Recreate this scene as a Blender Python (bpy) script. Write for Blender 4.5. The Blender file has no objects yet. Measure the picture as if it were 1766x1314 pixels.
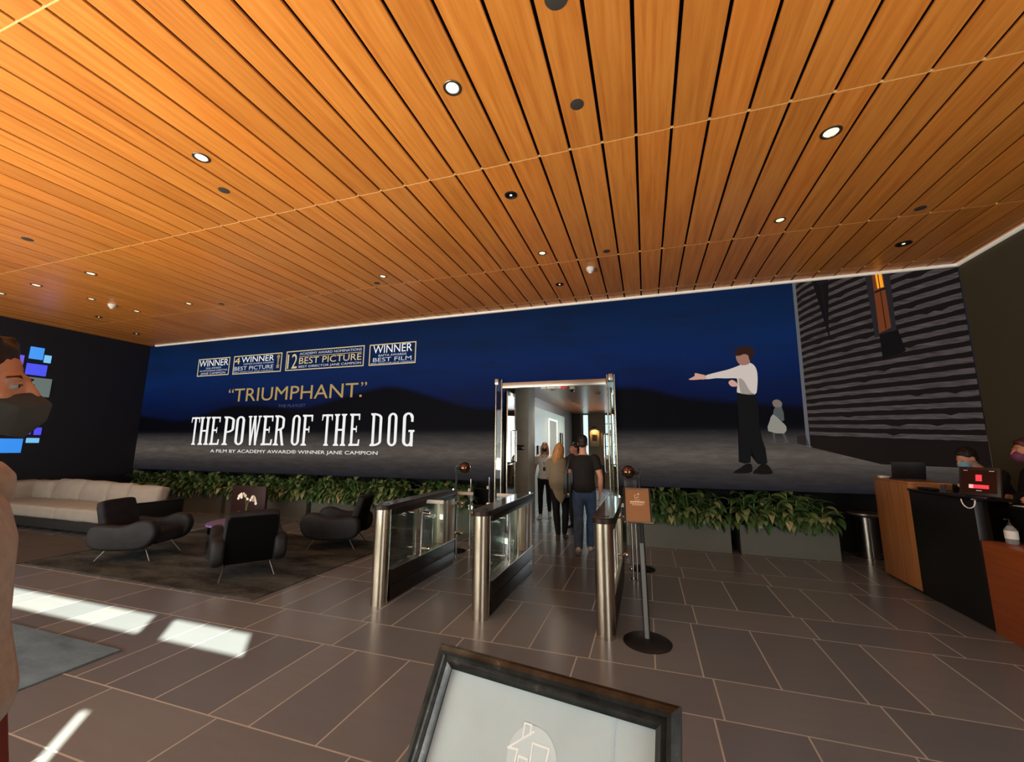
import bpy, bmesh, math, random
from mathutils import Vector, Matrix
random.seed(7)
scene = bpy.context.scene
COL = scene.collection
PI = math.pi

# ---------------------------------------------------------------- camera
cam_data = bpy.data.cameras.new('camera')
cam_data.sensor_fit = 'HORIZONTAL'
cam_data.sensor_width = 36.0
cam_data.lens = 36.0 * 702.6 / 1766.0
cam_data.clip_start = 0.02
cam_data.clip_end = 200
cam = bpy.data.objects.new('camera', cam_data)
COL.objects.link(cam)
R3 = Matrix(((0.951, 0.043, 0.306), (0.309, -0.151, -0.939), (0.006, 0.988, -0.157)))
xa = R3.col[0].normalized(); za = (R3.col[2] - xa * R3.col[2].dot(xa)).normalized(); ya = za.cross(xa)
cam.matrix_world = Matrix(((xa.x, ya.x, za.x, 0), (xa.y, ya.y, za.y, 0), (xa.z, ya.z, za.z, 1.64), (0, 0, 0, 1)))
scene.camera = cam

# ---------------------------------------------------------------- world, sun, daylight, exposure
world = bpy.data.worlds.new('world')
scene.world = world
world.use_nodes = True
bg = world.node_tree.nodes['Background']
bg.inputs['Color'].default_value = (0.55, 0.68, 0.9, 1)
bg.inputs['Strength'].default_value = 0.6

def lamp(name, kind, energy, color, loc, direction, **kw):
    d = bpy.data.lights.new(name, kind)
    d.energy = energy
    d.color = color
    for k, v in kw.items():
        setattr(d, k, v)
    o = bpy.data.objects.new(name, d)
    COL.objects.link(o)
    o.location = loc
    o.rotation_euler = Vector(direction).to_track_quat('-Z', 'Y').to_euler()
    return o

EL = math.radians(36.5)
lamp('sun', 'SUN', 36.0, (1.0, 0.99, 0.80), (4, -6, 8),
     (-0.685 * math.cos(EL), 0.728 * math.cos(EL), -math.sin(EL)), angle=math.radians(0.5))
# lamps added to brighten the ceiling, and daylight from unseen windows behind the camera (y = -1.2)
WARM = (1.0, 0.93, 0.80)
lamp('ceiling_fill_left', 'AREA', 430, WARM, (-7.8, -1.05, 1.0), (0.0, 0.46, 0.89), shape='RECTANGLE', size=6.4, size_y=1.3)
lamp('ceiling_fill_middle', 'AREA', 270, WARM, (-3.1, -1.05, 1.0), (0.06, 0.50, 0.86), shape='RECTANGLE', size=2.6, size_y=1.3)
lamp('ceiling_fill_right', 'AREA', 130, WARM, (2.7, -1.05, 1.0), (-0.1, 0.50, 0.86), shape='RECTANGLE', size=2.6, size_y=1.3)
lamp('window_daylight_left', 'AREA', 50, (0.92, 0.96, 1.0), (-7.5, -1.05, 2.2), (0.1, 1, -0.15), shape='RECTANGLE', size=8.4, size_y=1.8)
lamp('window_daylight_right', 'AREA', 85, (0.95, 0.97, 1.0), (2.7, -1.05, 2.0), (-0.75, 1, -0.12), shape='RECTANGLE', size=3.0, size_y=1.8)
lamp('corridor_daylight', 'AREA', 120, (0.85, 0.95, 1.0), (-0.2, 15.5, 1.9), (-0.55, -0.8, -0.15), shape='RECTANGLE', size=1.6, size_y=1.8)
lamp('corridor_wall_light', 'AREA', 10, (0.95, 1.0, 0.95), (-2.0, 13.4, 2.9), (-0.75, 0.0, -0.66), shape='RECTANGLE', size=2.6, size_y=0.3)

vs = scene.view_settings
vs.view_transform = 'Standard'
vs.look = 'None'
vs.exposure = 0.0
vs.gamma = 1.0
vs.use_curve_mapping = False
# ---------------------------------------------------------------- materials
def srgb(r, g, b):
    def f(c):
        c /= 255.0
        return c / 12.92 if c <= 0.04045 else ((c + 0.055) / 1.055) ** 2.4
    return (f(r), f(g), f(b), 1.0)

MATS = {}
class NT:
    """small node-building helper"""
    def __init__(self, name):
        self.m = bpy.data.materials.new(name)
        self.m.use_nodes = True
        self.t = self.m.node_tree
        self.b = self.t.nodes['Principled BSDF']
        self.out = self.t.nodes['Material Output']
    def n(self, kind, **kw):
        x = self.t.nodes.new(kind)
        for k, v in kw.items():
            setattr(x, k, v)
        return x
    def put(self, sock, v):
        if isinstance(v, bpy.types.NodeSocket):
            self.t.links.new(v, sock)
        else:
            sock.default_value = v
    def math(self, op, a, b=None, c=None, clamp=False):
        x = self.n('ShaderNodeMath', operation=op, use_clamp=clamp)
        self.put(x.inputs[0], a)
        if b is not None: self.put(x.inputs[1], b)
        if c is not None: self.put(x.inputs[2], c)
        return x.outputs[0]
    def mix(self, f, a, b, blend='MIX'):
        x = self.n('ShaderNodeMix', data_type='RGBA', blend_type=blend)
        self.put(x.inputs[0], f); self.put(x.inputs[6], a); self.put(x.inputs[7], b)
        return x.outputs[2]
    def ramp(self, f, stops, interp='LINEAR'):
        x = self.n('ShaderNodeValToRGB')
        x.color_ramp.interpolation = interp
        e = x.color_ramp.elements
        while len(e) < len(stops): e.new(0.5)
        for i, (p, c) in enumerate(stops):
            e[i].position = p
            e[i].color = c if len(c) == 4 else (c[0], c[1], c[2], 1)
        self.put(x.inputs[0], f)
        return x.outputs[0]
    def smooth(self, v, a, b):
        x = self.n('ShaderNodeMapRange', interpolation_type='SMOOTHSTEP')
        self.put(x.inputs[0], v); x.inputs[1].default_value = a; x.inputs[2].default_value = b
        return x.outputs[0]
    def coord(self, which='Object', scale=None):
        c = self.n('ShaderNodeTexCoord').outputs[which]
        if scale:
            mp = self.n('ShaderNodeMapping')
            mp.inputs['Scale'].default_value = scale
            self.t.links.new(c, mp.inputs[0])
            return mp.outputs[0]
        return c
    def noise(self, vec, scale=5, detail=3, rough=0.5, color=False):
        x = self.n('ShaderNodeTexNoise')
        self.t.links.new(vec, x.inputs['Vector'])
        x.inputs['Scale'].default_value = scale
        x.inputs['Detail'].default_value = detail
        x.inputs['Roughness'].default_value = rough
        return x.outputs['Color' if color else 'Fac']
    def bump(self, h, strength=0.3, dist=0.01):
        x = self.n('ShaderNodeBump')
        x.inputs['Strength'].default_value = strength
        x.inputs['Distance'].default_value = dist
        self.t.links.new(h, x.inputs['Height'])
        self.t.links.new(x.outputs[0], self.b.inputs['Normal'])
    def set(self, **kw):
        for k, v in kw.items():
            self.put(self.b.inputs[k.replace('_', ' ')], v)
        return self

def mat(name, color, rough=0.6, metal=0.0, var=0.0, vscale=8.0, bump=0.0, bscale=60.0, emit=None, estr=1.0, coat=0.0, stretch=None, trans=0.0, ior=1.45, alpha=1.0, sheen=0.0, spec=0.5):
    if name in MATS: return MATS[name]
    k = NT(name)
    c = color
    if var > 0:
        f = k.noise(k.coord('Object', stretch), vscale, 4)
        lo = tuple(x * (1 - var) for x in color[:3]) + (1,)
        hi = tuple(min(1, x * (1 + var)) for x in color[:3]) + (1,)
        c = k.ramp(f, [(0.3, lo), (0.7, hi)])
    k.set(Base_Color=c, Roughness=rough, Metallic=metal, IOR=ior)
    k.b.inputs['Specular IOR Level'].default_value = spec
    if coat: k.b.inputs['Coat Weight'].default_value = coat; k.b.inputs['Coat Roughness'].default_value = 0.15
    if sheen: k.b.inputs['Sheen Weight'].default_value = sheen
    if trans: k.b.inputs['Transmission Weight'].default_value = trans
    if alpha < 1: k.b.inputs['Alpha'].default_value = alpha
    if bump: k.bump(k.noise(k.coord('Object'), bscale, 3), bump, 0.004)
    if emit:
        k.b.inputs['Emission Color'].default_value = emit
        k.b.inputs['Emission Strength'].default_value = estr
    MATS[name] = k.m
    return k.m

def glass_mat(name, tint=(0.9, 0.95, 0.93, 1), refl=0.10, haze=0.05):
    if name in MATS: return MATS[name]
    k = NT(name)
    tr = k.n('ShaderNodeBsdfTransparent'); tr.inputs[0].default_value = tint
    gl = k.n('ShaderNodeBsdfGlossy'); gl.inputs['Roughness'].default_value = 0.03
    fr = k.n('ShaderNodeFresnel'); fr.inputs[0].default_value = 1.5
    fac = k.math('ADD', k.math('MULTIPLY', fr.outputs[0], 0.8), haze, clamp=True)
    mx = k.n('ShaderNodeMixShader')
    k.t.links.new(fac, mx.inputs[0]); k.t.links.new(tr.outputs[0], mx.inputs[1]); k.t.links.new(gl.outputs[0], mx.inputs[2])
    k.t.links.new(mx.outputs[0], k.out.inputs[0])
    MATS[name] = k.m
    return k.m

# floor: stone tiles, alternating wide and narrow courses
def floor_mat():
    k = NT('stone_tile_floor')
    sep = k.n('ShaderNodeSeparateXYZ'); k.t.links.new(k.coord('Object'), sep.inputs[0])
    X, Y = sep.outputs[0], sep.outputs[1]
    PY, NW = 1.4333, 0.475
    yy = k.math('SUBTRACT', Y, 1.6 - PY * 20)
    ym = k.math('FLOORED_MODULO', yy, PY)
    yi = k.math('FLOOR', k.math('DIVIDE', yy, PY))
    narrow = k.math('LESS_THAN', ym, NW)
    g = 0.0045
    d1 = k.math('MINIMUM', ym, k.math('SUBTRACT', PY, ym))
    d2 = k.math('ABSOLUTE', k.math('SUBTRACT', ym, NW))
    dy = k.math('MINIMUM', d1, d2)
    # narrow course joints
    xn = k.math('SUBTRACT', X, 0.385 - 0.976 * 40)
    xnm = k.math('FLOORED_MODULO', xn, 0.976)
    dn = k.math('MINIMUM', xnm, k.math('SUBTRACT', 0.976, xnm))
    idn = k.math('FLOOR', k.math('DIVIDE', xn, 0.976))
    # wide course joints: .49 .49 .33
    xw = k.math('SUBTRACT', X, 0.325 - 1.31 * 40)
    xwm = k.math('FLOORED_MODULO', xw, 1.31)
    a0 = k.math('MINIMUM', xwm, k.math('SUBTRACT', 1.31, xwm))
    a1 = k.math('ABSOLUTE', k.math('SUBTRACT', xwm, 0.49))
    a2 = k.math('ABSOLUTE', k.math('SUBTRACT', xwm, 0.98))
    dw = k.math('MINIMUM', a0, k.math('MINIMUM', a1, a2))
    idw = k.math('ADD', k.math('MULTIPLY', k.math('FLOOR', k.math('DIVIDE', xw, 1.31)), 3),
                 k.math('ADD', k.math('GREATER_THAN', xwm, 0.49), k.math('GREATER_THAN', xwm, 0.98)))
    dx = k.math('ADD', k.math('MULTIPLY', narrow, dn), k.math('MULTIPLY', k.math('SUBTRACT', 1.0, narrow), dw))
    idx = k.math('ADD', k.math('MULTIPLY', narrow, idn), k.math('MULTIPLY', k.math('SUBTRACT', 1.0, narrow), k.math('ADD', idw, 500.0)))
    d = k.math('MINIMUM', dx, dy)
    grout = k.math('SUBTRACT', 1.0, k.smooth(d, g * 0.7, g * 1.6))
    comb = k.n('ShaderNodeCombineXYZ'); k.t.links.new(idx, comb.inputs[0]); k.t.links.new(yi, comb.inputs[1]); k.t.links.new(narrow, comb.inputs[2])
    wn = k.n('ShaderNodeTexWhiteNoise', noise_dimensions='3D'); k.t.links.new(comb.outputs[0], wn.inputs[0])
    tile = k.ramp(wn.outputs[0], [(0.0, srgb(105, 110, 115)), (0.5, srgb(113, 117, 121)), (1.0, srgb(123, 126, 128))])
    streak = k.noise(k.coord('Object', (1.0, 5.0, 1.0)), 2.2, 6, 0.6)
    tile = k.mix(k.math('MULTIPLY', streak, 0.45), tile, srgb(92, 96, 100))
    base = k.mix(grout, tile, srgb(172, 170, 164))
    k.set(Base_Color=base)
    r = k.math('ADD', 0.17, k.math('MULTIPLY', k.noise(k.coord('Object'), 6, 5), 0.12))
    k.set(Roughness=k.math('ADD', r, k.math('MULTIPLY', grout, 0.3)))
    k.bump(k.math('SUBTRACT', k.math('MULTIPLY', k.noise(k.coord('Object'), 40, 4), 0.12), grout), 0.25, 0.003)
    return k.m

def wood_mat(name, c1, c2, c3, axis='Y', rough=0.38, perf=False, coat=0.25, island=True, gs=1.0):
    k = NT(name)
    st = {'Y': (14, 0.7, 14), 'X': (0.7, 14, 14), 'Z': (14, 14, 0.7)}[axis]
    v = k.coord('Object', tuple(s * gs for s in st))
    info = k.n('ShaderNodeNewGeometry').outputs['Random Per Island']
    if island:
        comb = k.n('ShaderNodeVectorMath', operation='ADD')
        k.t.links.new(v, comb.inputs[0])
        sc = k.n('ShaderNodeCombineXYZ'); k.t.links.new(k.math('MULTIPLY', info, 50), sc.inputs[0]); k.t.links.new(k.math('MULTIPLY', info, 31), sc.inputs[1])
        k.t.links.new(sc.outputs[0], comb.inputs[1])
        v = comb.outputs[0]
    f = k.noise(v, 1.4, 6, 0.6)
    col = k.ramp(f, [(0.28, c1), (0.5, c2), (0.74, c3)])
    if island:
        tone = k.ramp(info, [(0, (0.82, 0.80, 0.78, 1)), (0.5, (1, 1, 1, 1)), (1, (1.0, 0.92, 0.84, 1))])
        col = k.mix(1.0, col, tone, 'MULTIPLY')
    k.set(Base_Color=col, Roughness=rough)
    k.b.inputs['Coat Weight'].default_value = coat
    k.b.inputs['Coat Roughness'].default_value = 0.22
    if perf:
        vo = k.n('ShaderNodeTexVoronoi'); vo.inputs['Scale'].default_value = 130; vo.inputs['Randomness'].default_value = 0.15
        k.t.links.new(k.coord('Object'), vo.inputs['Vector'])
        h = k.smooth(vo.outputs['Distance'], 0.15, 0.4)
        k.put(k.b.inputs['Base Color'], k.mix(k.math('MULTIPLY', k.math('SUBTRACT', 1.0, h), 0.35), col, (0.12, 0.035, 0.008, 1)))
        k.bump(h, 0.25, 0.002)
    else:
        k.bump(f, 0.08, 0.002)
    return k.m

M = {}
M['floor'] = floor_mat()
M['ceil'] = wood_mat('perforated_cedar_boards', srgb(200, 116, 44), srgb(222, 138, 56), srgb(236, 156, 72), 'Y', 0.42, True, 0.3)
M['ceil_lit'] = mat('lit_wood_joint', srgb(236, 190, 120), 0.5)  # lit lines at the board joints painted in as paler wood
M['backing'] = mat('black_backing', (0.006, 0.006, 0.007, 1), 0.9)
M['corr_ceil'] = wood_mat('corridor_wood_ceiling', srgb(120, 70, 42), srgb(140, 84, 52), srgb(160, 98, 62), 'Y', 0.35, False, 0.3)
M['navy'] = mat('navy_wall_paint', srgb(16, 19, 30), 0.65, var=0.15, vscale=3, bump=0.1, bscale=200)
M['olive'] = mat('olive_fabric_wall', srgb(84, 76, 56), 0.85, var=0.12, vscale=120, bump=0.3, bscale=300)
M['dark'] = mat('dark_recess_paint', srgb(18, 18, 19), 0.8)
M['cream'] = mat('cream_trim', srgb(240, 236, 222), 0.5, emit=srgb(240, 232, 215), estr=0.28)  # slight glow added so the trim reads bright; it is no lamp
M['concrete'] = mat('grey_green_plaster', srgb(160, 156, 142), 0.75, var=0.1, vscale=4, bump=0.1)
M['corrwall'] = mat('taupe_plaster', srgb(138, 128, 112), 0.8, var=0.06, vscale=3)
M['palewall'] = mat('pale_panel', srgb(150, 158, 150), 0.4, var=0.05, vscale=3)
M['brownwall'] = wood_mat('dark_brown_wall', srgb(46, 36, 28), srgb(60, 47, 36), srgb(70, 55, 40), 'Z', 0.5, False, 0.1, False)
M['steel'] = None
def brushed(name, col, rough, axis):
    k = NT(name)
    st = {'Z': (30, 30, 0.3), 'Y': (30, 0.3, 30)}[axis]
    f = k.noise(k.coord('Object', st), 3, 3)
    k.set(Base_Color=k.mix(k.math('MULTIPLY', f, 0.25), col, (0.42, 0.38, 0.32, 1)), Metallic=1.0, Roughness=rough + 0.05)
    return k.m
M['steel'] = brushed('brushed_steel', srgb(205, 196, 176), 0.2, 'Z')
M['steel_y'] = brushed('brushed_steel_rail', srgb(190, 182, 168), 0.25, 'Y')
M['chrome'] = mat('polished_steel', srgb(215, 212, 205), 0.12, 1.0)
M['bronze'] = mat('dark_bronze_metal', srgb(78, 66, 56), 0.38, 0.85)
M['glass'] = glass_mat('clear_glass', (0.86, 0.93, 0.90, 1), haze=0.04)
M['black'] = mat('satin_black', srgb(20, 20, 21), 0.42)
M['blackgloss'] = mat('gloss_black', srgb(10, 10, 11), 0.12)
M['planter'] = mat('grey_green_planter', srgb(104, 110, 102), 0.6, var=0.05, vscale=3)
M['soil'] = mat('dark_soil', srgb(30, 22, 16), 0.95, var=0.4, vscale=30, bump=0.6, bscale=40)
M['rug'] = None
def rug_mat(name, c1, c2):
    k = NT(name)
    f = k.noise(k.coord('Object', (1.0, 2.2, 1)), 1.6, 6, 0.65)
    g = k.noise(k.coord('Object', (40, 6, 1)), 3.0, 3)
    col = k.ramp(k.math('ADD', k.math('MULTIPLY', f, 0.75), k.math('MULTIPLY', g, 0.25)), [(0.38, c1), (0.68, c2)])
    k.set(Base_Color=col, Roughness=0.95)
    k.b.inputs['Specular IOR Level'].default_value = 0.15
    k.bump(g, 0.5, 0.004)
    return k.m
M['rug'] = rug_mat('charcoal_rug', srgb(30, 32, 32), srgb(90, 95, 92))
M['rug2'] = rug_mat('blue_grey_rug', srgb(78, 100, 114), srgb(116, 142, 158))
M['sofa'] = mat('oatmeal_fabric', srgb(156, 151, 142), 0.9, var=0.06, vscale=5, bump=0.35, bscale=260, spec=0.2)
M['sofabase'] = mat('charcoal_sofa_shell', srgb(34, 36, 38), 0.8, bump=0.2, bscale=200)
M['velvet'] = mat('charcoal_velvet', srgb(33, 33, 37), 0.75, var=0.3, vscale=6, spec=0.25, bump=0.15, bscale=120)
M['velvet_pad'] = mat('charcoal_velvet_arm', srgb(28, 29, 31), 0.6, var=0.45, vscale=7, spec=0.35, bump=0.2, bscale=90)
M['black_shell'] = mat('black_chair_back', srgb(5, 5, 6), 0.7, spec=0.1)
M['brownchair'] = mat('dark_brown_leather', srgb(52, 30, 28), 0.5, var=0.1)
M['mirror'] = mat('mirror_chrome', srgb(200, 196, 205), 0.08, 1.0)
M['mirrortop'] = mat('violet_reflection_top', srgb(150, 118, 186), 0.15, 0.15)  # violet reflection painted in as the base colour
M['leg_steel'] = mat('dull_chair_steel', srgb(120, 118, 114), 0.35, 1.0)
M['wooddesk'] = wood_mat('walnut_desk_panel', srgb(140, 90, 48), srgb(170, 114, 64), srgb(190, 132, 78), 'Z', 0.4, False, 0.3, False, 0.8)
M['woodlow'] = wood_mat('red_brown_counter', srgb(140, 70, 30), srgb(158, 82, 36), srgb(172, 92, 44), 'Y', 0.45, False, 0.15, False, 2.0)
M['white'] = mat('white_plastic', srgb(228, 226, 216), 0.4)
M['paper'] = mat('white_paper', srgb(225, 225, 220), 0.8)

# ---------------------------------------------------------------- geometry helpers
def BM(): return bmesh.new()
def box(bm, x0, x1, y0, y1, z0, z1, mtx=None):
    vs = [bm.verts.new((x, y, z)) for z in (z0, z1) for y in (y0, y1) for x in (x0, x1)]
    for f in ((0, 2, 3, 1), (4, 5, 7, 6), (0, 1, 5, 4), (2, 6, 7, 3), (0, 4, 6, 2), (1, 3, 7, 5)):
        bm.faces.new([vs[i] for i in f])
    if mtx is not None:
        for v in vs: v.co = mtx @ v.co
    return vs
def rbox(bm, x0, x1, y0, y1, z0, z1, r=0.01, seg=2, mtx=None):
    t = BM(); box(t, x0, x1, y0, y1, z0, z1)
    bmesh.ops.bevel(t, geom=t.edges[:], offset=r, segments=seg, affect='EDGES', profile=0.5)
    merge(bm, t, mtx)
def merge(bm, t, mtx=None):
    if mtx is not None: bmesh.ops.transform(t, matrix=mtx, verts=t.verts[:])
    mp = {v: bm.verts.new(v.co) for v in t.verts}
    for f in t.faces:
        try: bm.faces.new([mp[v] for v in f.verts])
        except ValueError: pass
    t.free()
def tube(bm, pts, radii, seg=12, side=(1, 0, 0), caps=True, round_caps=True):
    """radii: r or (ra, rb); ra is measured along 'side'"""
    pts = [Vector(p) for p in pts]
    rr = [(r, r) if not isinstance(r, (tuple, list)) else tuple(r) for r in (radii if isinstance(radii, (list,)) else [radii] * len(pts))]
    if round_caps and len(pts) > 1:
        d0 = (pts[0] - pts[1]).normalized(); d1 = (pts[-1] - pts[-2]).normalized()
        def capset(p, d, r):
            m = min(r)
            return [(p + d * m * 0.55, (r[0] * 0.83, r[1] * 0.83)), (p + d * m * 0.9, (r[0] * 0.45, r[1] * 0.45))]
        a = capset(pts[0], d0, rr[0]); b = capset(pts[-1], d1, rr[-1])
        pts = [a[1][0], a[0][0]] + pts + [b[0][0], b[1][0]]
        rr = [a[1][1], a[0][1]] + rr + [b[0][1], b[1][1]]
    rings = []
    S = Vector(side)
    for i, p in enumerate(pts):
        t = (pts[min(i + 1, len(pts) - 1)] - pts[max(i - 1, 0)]).normalized()
        s = S - t * S.dot(t)
        if s.length < 0.05:
            s = Vector((0, 1, 0)) - t * t.y
            if s.length < 0.05: s = Vector((0, 0, 1)) - t * t.z
        s.normalize()
        u = t.cross(s).normalized()
        rings.append([bm.verts.new(p + s * math.cos(2 * PI * j / seg) * rr[i][0] + u * math.sin(2 * PI * j / seg) * rr[i][1]) for j in range(seg)])
    for a, b in zip(rings, rings[1:]):
        for j in range(seg):
            bm.faces.new((a[j], a[(j + 1) % seg], b[(j + 1) % seg], b[j]))
    if caps:
        bm.faces.new(rings[0][::-1]); bm.faces.new(rings[-1])
def cyl(bm, p0, p1, r, seg=16, r2=None):
    tube(bm, [p0, p1], [r, r if r2 is None else r2], seg, round_caps=False)
def ball(bm, c, r, seg=16, mtx=None):
    r = (r, r, r) if not isinstance(r, (tuple, list)) else r
    t = BM(); bmesh.ops.create_uvsphere(t, u_segments=seg, v_segments=max(6, seg * 2 // 3), radius=1)
    m = Matrix.Translation(c) @ Matrix.Diagonal((r[0], r[1], r[2], 1))
    merge(bm, t, (mtx @ m) if mtx is not None else m)
def lathe(bm, prof, seg=32, c=(0, 0, 0)):
    rings = []
    for r, z in prof:
        rings.append([bm.verts.new((c[0] + max(r, 1e-4) * math.cos(2 * PI * j / seg), c[1] + max(r, 1e-4) * math.sin(2 * PI * j / seg), c[2] + z)) for j in range(seg)])
    for a, b in zip(rings, rings[1:]):
        for j in range(seg): bm.faces.new((a[j], a[(j + 1) % seg], b[(j + 1) % seg], b[j]))
    bm.faces.new(rings[0][::-1]); bm.faces.new(rings[-1])
def prism(bm, pts, a, b, axis='Y', bevel=0.0, seg=3):
    """extrude a 2-D outline between a and b along axis; pts are (x,z) for Y, (y,z) for X, (x,y) for Z"""
    t = BM()
    def P(u, v, w): return {'Y': (u, w, v), 'X': (w, u, v), 'Z': (u, v, w)}[axis]
    A = [t.verts.new(P(u, v, a)) for u, v in pts]; B = [t.verts.new(P(u, v, b)) for u, v in pts]
    n = len(pts)
    fa = t.faces.new(A); fb = t.faces.new(B[::-1])
    for i in range(n): t.faces.new((A[i], B[i], B[(i + 1) % n], A[(i + 1) % n]))
    bmesh.ops.recalc_face_normals(t, faces=t.faces[:])
    if bevel:
        es = [e for e in t.edges if (e in fa.edges[:]) or (e in fb.edges[:])]
        bmesh.ops.bevel(t, geom=es, offset=bevel, segments=seg, affect='EDGES', profile=0.5)
    merge(bm, t)
def smooth_closed(pts, n=4):
    out = []
    m = len(pts)
    for i in range(m):
        p0, p1, p2, p3 = [Vector(pts[(i + k - 1) % m]) for k in range(4)]
        for j in range(n):
            t = j / n
            out.append(tuple(0.5 * ((2 * p1) + (-p0 + p2) * t + (2 * p0 - 5 * p1 + 4 * p2 - p3) * t * t + (-p0 + 3 * p1 - 3 * p2 + p3) * t ** 3)))
    return out
def obj(name, bm, m, parent=None, smooth=True, loc=None, rotz=0, recalc=True, angle=40):
    if recalc: bmesh.ops.recalc_face_normals(bm, faces=bm.faces[:])
    me = bpy.data.meshes.new(name)
    bm.to_mesh(me); bm.free()
    if smooth:
        for p in me.polygons: p.use_smooth = True
        me.set_sharp_from_angle(angle=math.radians(angle))
    me.materials.append(m)
    o = bpy.data.objects.new(name, me)
    COL.objects.link(o)
    if parent: o.parent = parent
    if loc: o.location = loc
    if rotz: o.rotation_euler = (0, 0, rotz)
    return o
def tag(o, label, cat, group=None):
    o['label'] = label; o['category'] = cat
    if group: o['group'] = group
    return o
def struct(o, label=None):
    o['kind'] = 'structure'
    if label: o['label'] = label
    return o
def thing(name, label, cat, loc=(0, 0, 0), rotz=0, group=None):
    o = bpy.data.objects.new(name, None); COL.objects.link(o)
    o.empty_display_size = 0.1
    o.location = loc; o.rotation_euler = (0, 0, rotz)
    return tag(o, label, cat, group)
def copy_tree(o, parent=None):
    c = o.copy(); COL.objects.link(c)
    if parent is not None: c.parent = parent
    for ch in list(o.children): copy_tree(ch, c)
    return c
def fuse(name, bm, m, parent, voxel=0.008, it=2, fac=0.5):
    """melt overlapping shapes into one continuous surface"""
    bmesh.ops.recalc_face_normals(bm, faces=bm.faces[:])
    me = bpy.data.meshes.new('t'); bm.to_mesh(me); bm.free()
    o = bpy.data.objects.new('t', me); COL.objects.link(o)
    r = o.modifiers.new('r', 'REMESH'); r.mode = 'VOXEL'; r.voxel_size = voxel
    s = o.modifiers.new('s', 'SMOOTH'); s.factor = fac; s.iterations = it
    dg = bpy.context.evaluated_depsgraph_get()
    nm = bpy.data.meshes.new_from_object(o.evaluated_get(dg))
    bpy.data.objects.remove(o); bpy.data.meshes.remove(me)
    nm.name = name
    nm.materials.clear(); nm.materials.append(m)
    for p in nm.polygons: p.use_smooth = True
    q = bpy.data.objects.new(name, nm); COL.objects.link(q)
    if parent: q.parent = parent
    return q
def text_bm(body, x0, x1, z0, z1, y, bold=0.0):
    """lettering fitted into a rectangle of the plane y = const, read from -Y"""
    c = bpy.data.curves.new('t', 'FONT'); c.body = body; c.resolution_u = 3
    if bold: c.offset = bold
    o = bpy.data.objects.new('t', c); COL.objects.link(o)
    dg = bpy.context.evaluated_depsgraph_get()
    me = bpy.data.meshes.new_from_object(o.evaluated_get(dg))
    bpy.data.objects.remove(o); bpy.data.curves.remove(c)
    b = BM(); b.from_mesh(me); bpy.data.meshes.remove(me)
    xs = [v.co.x for v in b.verts]; ys = [v.co.y for v in b.verts]
    a, bb, cc, d = min(xs), max(xs), min(ys), max(ys)
    for v in b.verts:
        v.co = Vector((x0 + (v.co.x - a) / (bb - a) * (x1 - x0), y, z0 + (v.co.y - cc) / (d - cc) * (z1 - z0)))
    return b
# ---------------------------------------------------------------- room shell
XL, XR, YB, YM, YW, ZC = -13.35, 4.6, -1.2, 7.6, 8.2, 4.39
b = BM(); box(b, XL - 0.3, XR + 0.3, YB - 0.3, 17.8, -0.12, 0.0); struct(obj('floor', b, M['floor'], smooth=False))

# ceiling: perforated wood boards with dark gaps
b = BM()
P = 0.298
seams = [YB, 1.16, 3.44, 5.76, 7.3, YM + 0.12]
k0 = int(math.floor((XL - 0.035) / P)); k1 = int(math.ceil((XR - 0.035) / P))
for k in range(k0, k1):
    xa_, xb_ = max(0.035 + k * P + 0.013, XL), min(0.035 + (k + 1) * P - 0.013, XR)
    if xb_ - xa_ < 0.02: continue
    for s0, s1 in zip(seams, seams[1:]):
        rbox(b, xa_, xb_, s0 + 0.004, s1 - 0.004, ZC, ZC + 0.022, 0.003, 1)
ceil = struct(obj('ceiling', b, M['ceil'], smooth=False))
b = BM()
for s in seams[1:-1]: box(b, XL, XR, s - 0.0055, s + 0.0055, ZC + 0.002, ZC + 0.02)
struct(obj('ceiling_joint', b, M['ceil_lit'], ceil, smooth=False))
b = BM(); box(b, XL - 0.2, XR + 0.2, YB - 0.2, YW + 0.2, ZC + 0.05, ZC + 0.25); struct(obj('ceiling_backing', b, M['backing'], ceil, smooth=False))

# left wall, right wall
b = BM(); box(b, XL - 0.2, XL, YB - 0.2, YW + 0.2, 0, ZC + 0.05); struct(obj('wall_left', b, M['navy'], smooth=False))
b = BM(); box(b, XR, XR + 0.2, YB - 0.2, YW + 0.2, 0, ZC + 0.05); struct(obj('wall_right', b, M['olive'], smooth=False))
# far wall (behind planters) with the doorway opening, plus the soffit that carries the screen
DX0, DX1 = -2.66, -0.52
b = BM()
box(b, XL, DX0 + 0.0, YW, YW + 0.15, 0, ZC)
box(b, DX1, XR, YW, YW + 0.15, 0, ZC)
box(b, DX0, DX1, YW, YW + 0.15, 2.98, ZC)
box(b, XL, DX0, YM + 0.1, YW, 1.02, 1.08)
box(b, DX1, XR, YM + 0.1, YW, 1.02, 1.08)
box(b, DX0 - 0.12, DX0, YM + 0.1, YW, 0, 1.02)
box(b, DX1, DX1 + 0.12, YM + 0.1, YW, 0, 1.02)
box(b, DX0 - 0.12, DX0, YM + 0.1, YW, 1.08, 2.98)
box(b, DX1, DX1 + 0.12, YM + 0.1, YW, 1.08, 2.98)
box(b, DX0, DX1, YM + 0.1, YW, 2.90, 2.98)
struct(obj('wall_front', b, M['dark'], smooth=False))
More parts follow.
